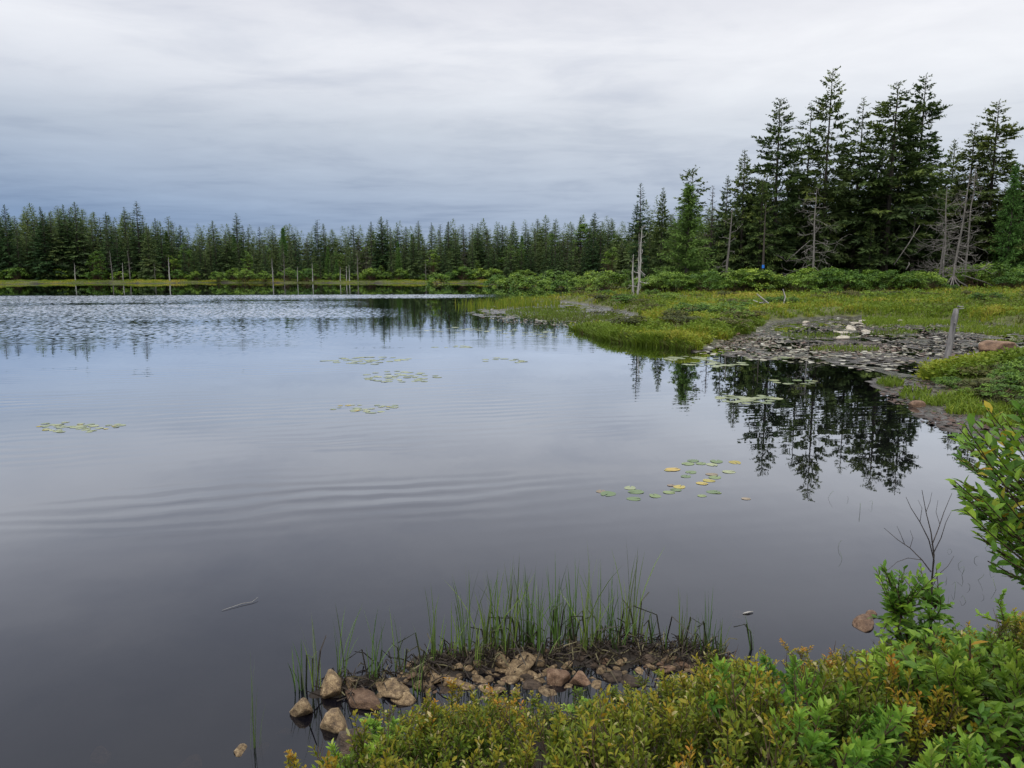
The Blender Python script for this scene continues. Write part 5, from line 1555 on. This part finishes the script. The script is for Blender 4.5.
def tip_bush(name, base, tips, nstem, seed, gold, label, size):
    """a bush grown from a few woody stems to given branch tips, each tip a leafy shoot"""
    g = np.random.default_rng(seed)
    st, lf = MB(), MB()
    x0, y0 = base; zb = h1(x0, y0)
    T3 = []
    for px, py, Y in tips:
        x, z = at_depth(px, py, Y); T3.append((x - x0, Y - y0, z - zb))
    T3 = np.array(T3); zmax = T3[:, 2].max()
    forks = []
    for k in range(nstem):
        a = 2 * np.pi * k / nstem + g.normal(0, 0.3)
        c = T3[g.integers(len(T3))]
        f = np.array([c[0] * 0.55, c[1] * 0.55, zmax * g.uniform(0.42, 0.62)])
        b0 = np.array([0.05 * math.cos(a), 0.05 * math.sin(a), -0.06])
        tube(st, [b0, b0 * 0.5 + f * np.array([0.3, 0.3, 0.45]) + g.normal(0, 0.015, 3), f], [0.009, 0.007, 0.005], 6)
        forks.append(f); forks.append(b0 * 0.5 + f * np.array([0.3, 0.3, 0.45]))
    forks = np.array(forks)
    P, D, N, L, Wd, T = [], [], [], [], [], []
    for t3 in T3:
        cand = forks[forks[:, 2] < t3[2] + 0.05] if (forks[:, 2] < t3[2] + 0.05).any() else forks
        f = cand[np.argmin(np.linalg.norm(cand - t3, axis=1))]
        ln = np.linalg.norm(t3 - f)
        mid = (f + t3) / 2 + np.array([0, 0, -0.06 * ln]) + g.normal(0, 0.02, 3)
        tt = np.linspace(0, 1, 7)[:, None]
        pts = (1 - tt) ** 2 * f + 2 * tt * (1 - tt) * mid + tt ** 2 * t3
        tube(st, pts, np.linspace(0.0038, 0.0014, 7), 4, cap=False)
        lsh = min(ln, g.uniform(0.16, 0.26)); n = g.integers(9, 14)
        tone = g.uniform(0.18, 0.62) + 0.12 * (t3[2] / zmax - 0.5)
        hot = gold > 0 and t3[2] > 0.74 * zmax and g.random() < 0.6
        for q in range(n):
            u = 1 - (lsh / max(ln, 1e-6)) * (1 - (q + 0.5) / n)
            i = min(int(u * 6), 5); p = pts[i] + (pts[i + 1] - pts[i]) * (u * 6 - i); ax = unit(pts[i + 1] - pts[i])
            az_ = q * 2.4 + g.normal(0, 0.3)
            side = np.array([math.cos(az_), math.sin(az_), 0.15])
            c = np.clip(tone + 0.10 * q / n + g.normal(0, 0.06), 0, 0.8)
            if hot and g.random() < 0.30: c = g.uniform(0.72, 1.0) if g.random() < 0.4 else g.uniform(0.72, 0.9)
            P.append(p); D.append(unit(ax * (0.55 + 0.5 * q / n) + side * 0.85 + g.normal(0, 0.15, 3))); N.append(np.array([0, 0, 1.0]) + ax * 0.25 + g.normal(0, 0.32, 3))
            l = g.uniform(*size) * (1 - 0.25 * q / n); L.append(l); Wd.append(l * g.uniform(0.40, 0.50)); T.append(c)
    leaves(lf, P, D, N, np.array(L), np.array(Wd), np.array(T), g.uniform(0.08, 0.25, len(P)), g.uniform(-0.05, 0.30, len(P)), 0, (0.34, 0.68, 0.96, 0.94))
    root = empty(name); root.location = (x0, y0, zb)
    st.build("stems", M_STEM, root); lf.build("foliage", M_BROAD, root)
    return tag(root, label, "bush")


def build_near_shrubs():
    g = np.random.default_rng(123)
    le = [near_shrub("leather", 0.40, 700 + i) for i in range(6)]
    la = [near_shrub("laurel", 0.38, 720 + i) for i in range(5)]
    br = [near_shrub("broad", 0.40, 740 + i) for i in range(3)]
    hs = {id(p): 0.40 for p in le}; hs.update({id(p): 0.38 for p in la}); hs.update({id(p): 0.40 for p in br})
    pts = []
    tries = 0
    while len(pts) < 150 and tries < 9000:
        tries += 1
        Y = g.uniform(1.35, 4.2); X = g.uniform(-1.35, 2.9)
        z, d, mud, rd, pd = height_full(np.array([[X, Y]]))
        if d[0] < -0.02 or any((X - a) ** 2 + (Y - b) ** 2 < 0.15 ** 2 for a, b in pts): continue
        px, _ = to_px(np.array([X, Y, 0.3]))
        if px < 240 or px > 1180: continue
        pts.append((X, Y))
        zb = float(z[0])
        lim = np.interp(px, *TOPLINE) + abs(g.normal(0, 9))
        # real height allowed here: up to the outline of the thicket against the water
        zt = at_depth(px, lim, Y)[1]
        hmax = zt - zb
        hh = g.uniform(0.30, 0.50) * (0.9 if Y > 2 else 0.75)
        hgt = min(hh if hmax > hh else hmax, 0.55)
        if hgt < 0.10: continue
        u = g.random()
        # olive leatherleaf towards the water, pale laurel nearer the feet
        rightness = sstep(px, 640, 900) * sstep(2.4 - Y, -0.35, 0.35)
        if u < 0.05 + 0.10 * sstep(px, 700, 950): p, lab, cat, G = br[g.integers(3)], "broad-leaved green shrub mixed into the low shrubs at the bank", "shrub", "broad-leaved shrubs on the near bank"
        elif u < 0.17 + 0.75 * rightness: p, lab, cat, G = la[g.integers(5)], "pale green narrow-leaved shrub low on the near bank", "shrub", "pale narrow-leaved shrubs on the near bank"
        else: p, lab, cat, G = le[g.integers(6)], "olive and orange-tipped small-leaved shrub on the near bank", "shrub", "orange-tipped shrubs on the near bank"
        s = hgt / hs[id(p)]
        w = max(s, 0.75)
        p.place((X, Y, zb), g.uniform(0, 6.28), (w, w, s), lab, cat, G, (g.normal(0, 0.08), g.normal(0, 0.08)))
    # the waist-high bush standing in front of the water, and the tall one beside it
    p = on_plane(915, 668)
    tip_bush("broadleaf_bush", (p[0], p[1]), [(g.uniform(874, 955), g.uniform(566, 650), p[1] + g.uniform(-0.22, 0.22)) for _ in range(80)] + [(876, 570, p[1]), (884, 566, p[1] - 0.1), (905, 568, p[1])],
             5, 780, 0.0, "upright glossy green bush standing above the low shrubs by the bare twigs", (0.042, 0.066))
    p = on_plane(1010, 690)
    tip_bush("broadleaf_bush", (p[0], p[1]), [(g.uniform(960, 1070), g.uniform(612, 690), p[1] + g.uniform(-0.25, 0.25)) for _ in range(64)] + [(1004, 592, p[1]), (998, 600, p[1])],
             5, 781, 0.0, "glossy dark green bush low between the upright bush and the tall yellow-tipped one", (0.034, 0.055))
    tips = []
    while len(tips) < 320:
        x_, y_ = g.uniform(952, 1180), g.uniform(405, 590)
        lo_ = np.interp(y_, [405, 430, 470, 520, 560, 590], [985, 950, 938, 962, 985, 1012])
        if x_ > lo_: tips.append((x_, y_, 2.25 + g.uniform(-0.35, 0.35)))
    tip_bush("broadleaf_bush", (2.05, 2.3), tips, 6, 782, 0.16, "tall leafy bush with yellow and orange leaves at its top, reaching over the water", (0.036, 0.058))
    # short bent stalks standing in the shallows off the bank
    stalks = []
    for i in range(5):
        mb = MB(); h = 0.05 + 0.025 * i; b = (-1) ** i
        tube(mb, [(0, 0, -0.03), (0.004 * b, 0, h * 0.6), (0.02 * b, 0.005, h), (0.02 * b + (0.05 if i % 2 else 0.015) * b, 0.01, h * (0.55 if i % 2 else 1.15))], [0.0022, 0.002, 0.0016, 0.0008], 4, 0.1 + 0.12 * i)
        stalks.append(mb.mesh("bent_stalk", M_REED, True))
    for px, py in ((938, 590), (946, 582), (955, 592), (962, 575), (970, 588), (978, 580), (984, 598), (958, 565), (990, 570), (966, 602), (948, 604), (996, 590), (974, 560), (985, 548), (842, 560), (838, 548), (952, 552), (1004, 560), (1000, 604), (930, 600), (848, 500), (860, 512), (872, 506), (828, 498)):
        p = on_plane(px, py)
        o = bpy.data.objects.new("bent_stalk", stalks[g.integers(5)]); COL.objects.link(o)
        o.location = (p[0], p[1], 0); o.rotation_euler = (g.normal(0, 0.2), g.normal(0, 0.2), g.uniform(0, 6.28)); s_ = g.uniform(0.3, 0.7); o.scale = (s_,) * 3
        tag(o, "short bent dark stalk poking out of the calm shallows", "stalk", "bent stalks in the shallows")
    # bare dead twigs rising out of the upright bush
    tw = MB()
    x0, Y = on_plane(930, 668); zb = h1(x0, Y)
    def q(px, py, dy=0.0): a = at_depth(px, py, Y + dy); return np.array([a[0] - x0, dy, a[1] - zb])
    def br_(pp, r0, r1): tube(tw, [q(*c) for c in pp], np.linspace(r0, r1, len(pp)), 5, cap=False)
    br_([(930, 664), (931, 620), (932, 580), (934, 555), (931, 532), (926, 512), (922, 490)], 0.0065, 0.0012)
    br_([(932, 578), (934, 560, -0.03), (929, 540, -0.05), (920, 522, -0.06), (911, 508, -0.06), (906, 497, -0.05)], 0.004, 0.001)
    br_([(932, 545), (938, 530, 0.04), (944, 512, 0.06), (952, 493, 0.07)], 0.003, 0.001)
    br_([(931, 572), (922, 560, 0.03), (910, 548, 0.05), (898, 540, 0.06), (884, 528, 0.07)], 0.0035, 0.001)
    br_([(934, 552), (941, 538, -0.02), (946, 522, -0.04), (951, 512, -0.05)], 0.0026, 0.0008)
    br_([(922, 560, 0.03), (908, 558, 0.02), (897, 562, 0.0), (888, 570, 0.0)], 0.002, 0.0008)
    br_([(905, 545, 0.055), (901, 535, 0.06), (897, 526, 0.06)], 0.0018, 0.0007)
    br_([(926, 512), (930, 502, 0.01), (932, 492, 0.01)], 0.0016, 0.0006)
    br_([(920, 522, -0.06), (922, 508, -0.06), (918, 500, -0.06)], 0.0015, 0.0006)
    br_([(940, 525, 0.05), (936, 512, 0.05), (938, 500, 0.05)], 0.0015, 0.0006)
    br_([(910, 548, 0.05), (913, 538, 0.06), (910, 530, 0.06)], 0.0015, 0.0006)
    br_([(931, 590), (938, 575, 0.03), (948, 566, 0.05), (954, 556, 0.06)], 0.0024, 0.0008)
    tag(tw.build("bare_twig_shrub", M_TWIG, None, True, (x0, Y, zb)), "bare dark dead twigs rising above the upright glossy bush", "dead shrub")


build_meadow()
build_low_shrubs()
build_rocks()
build_post()
build_pads()
build_reeds()
build_near_shrubs()
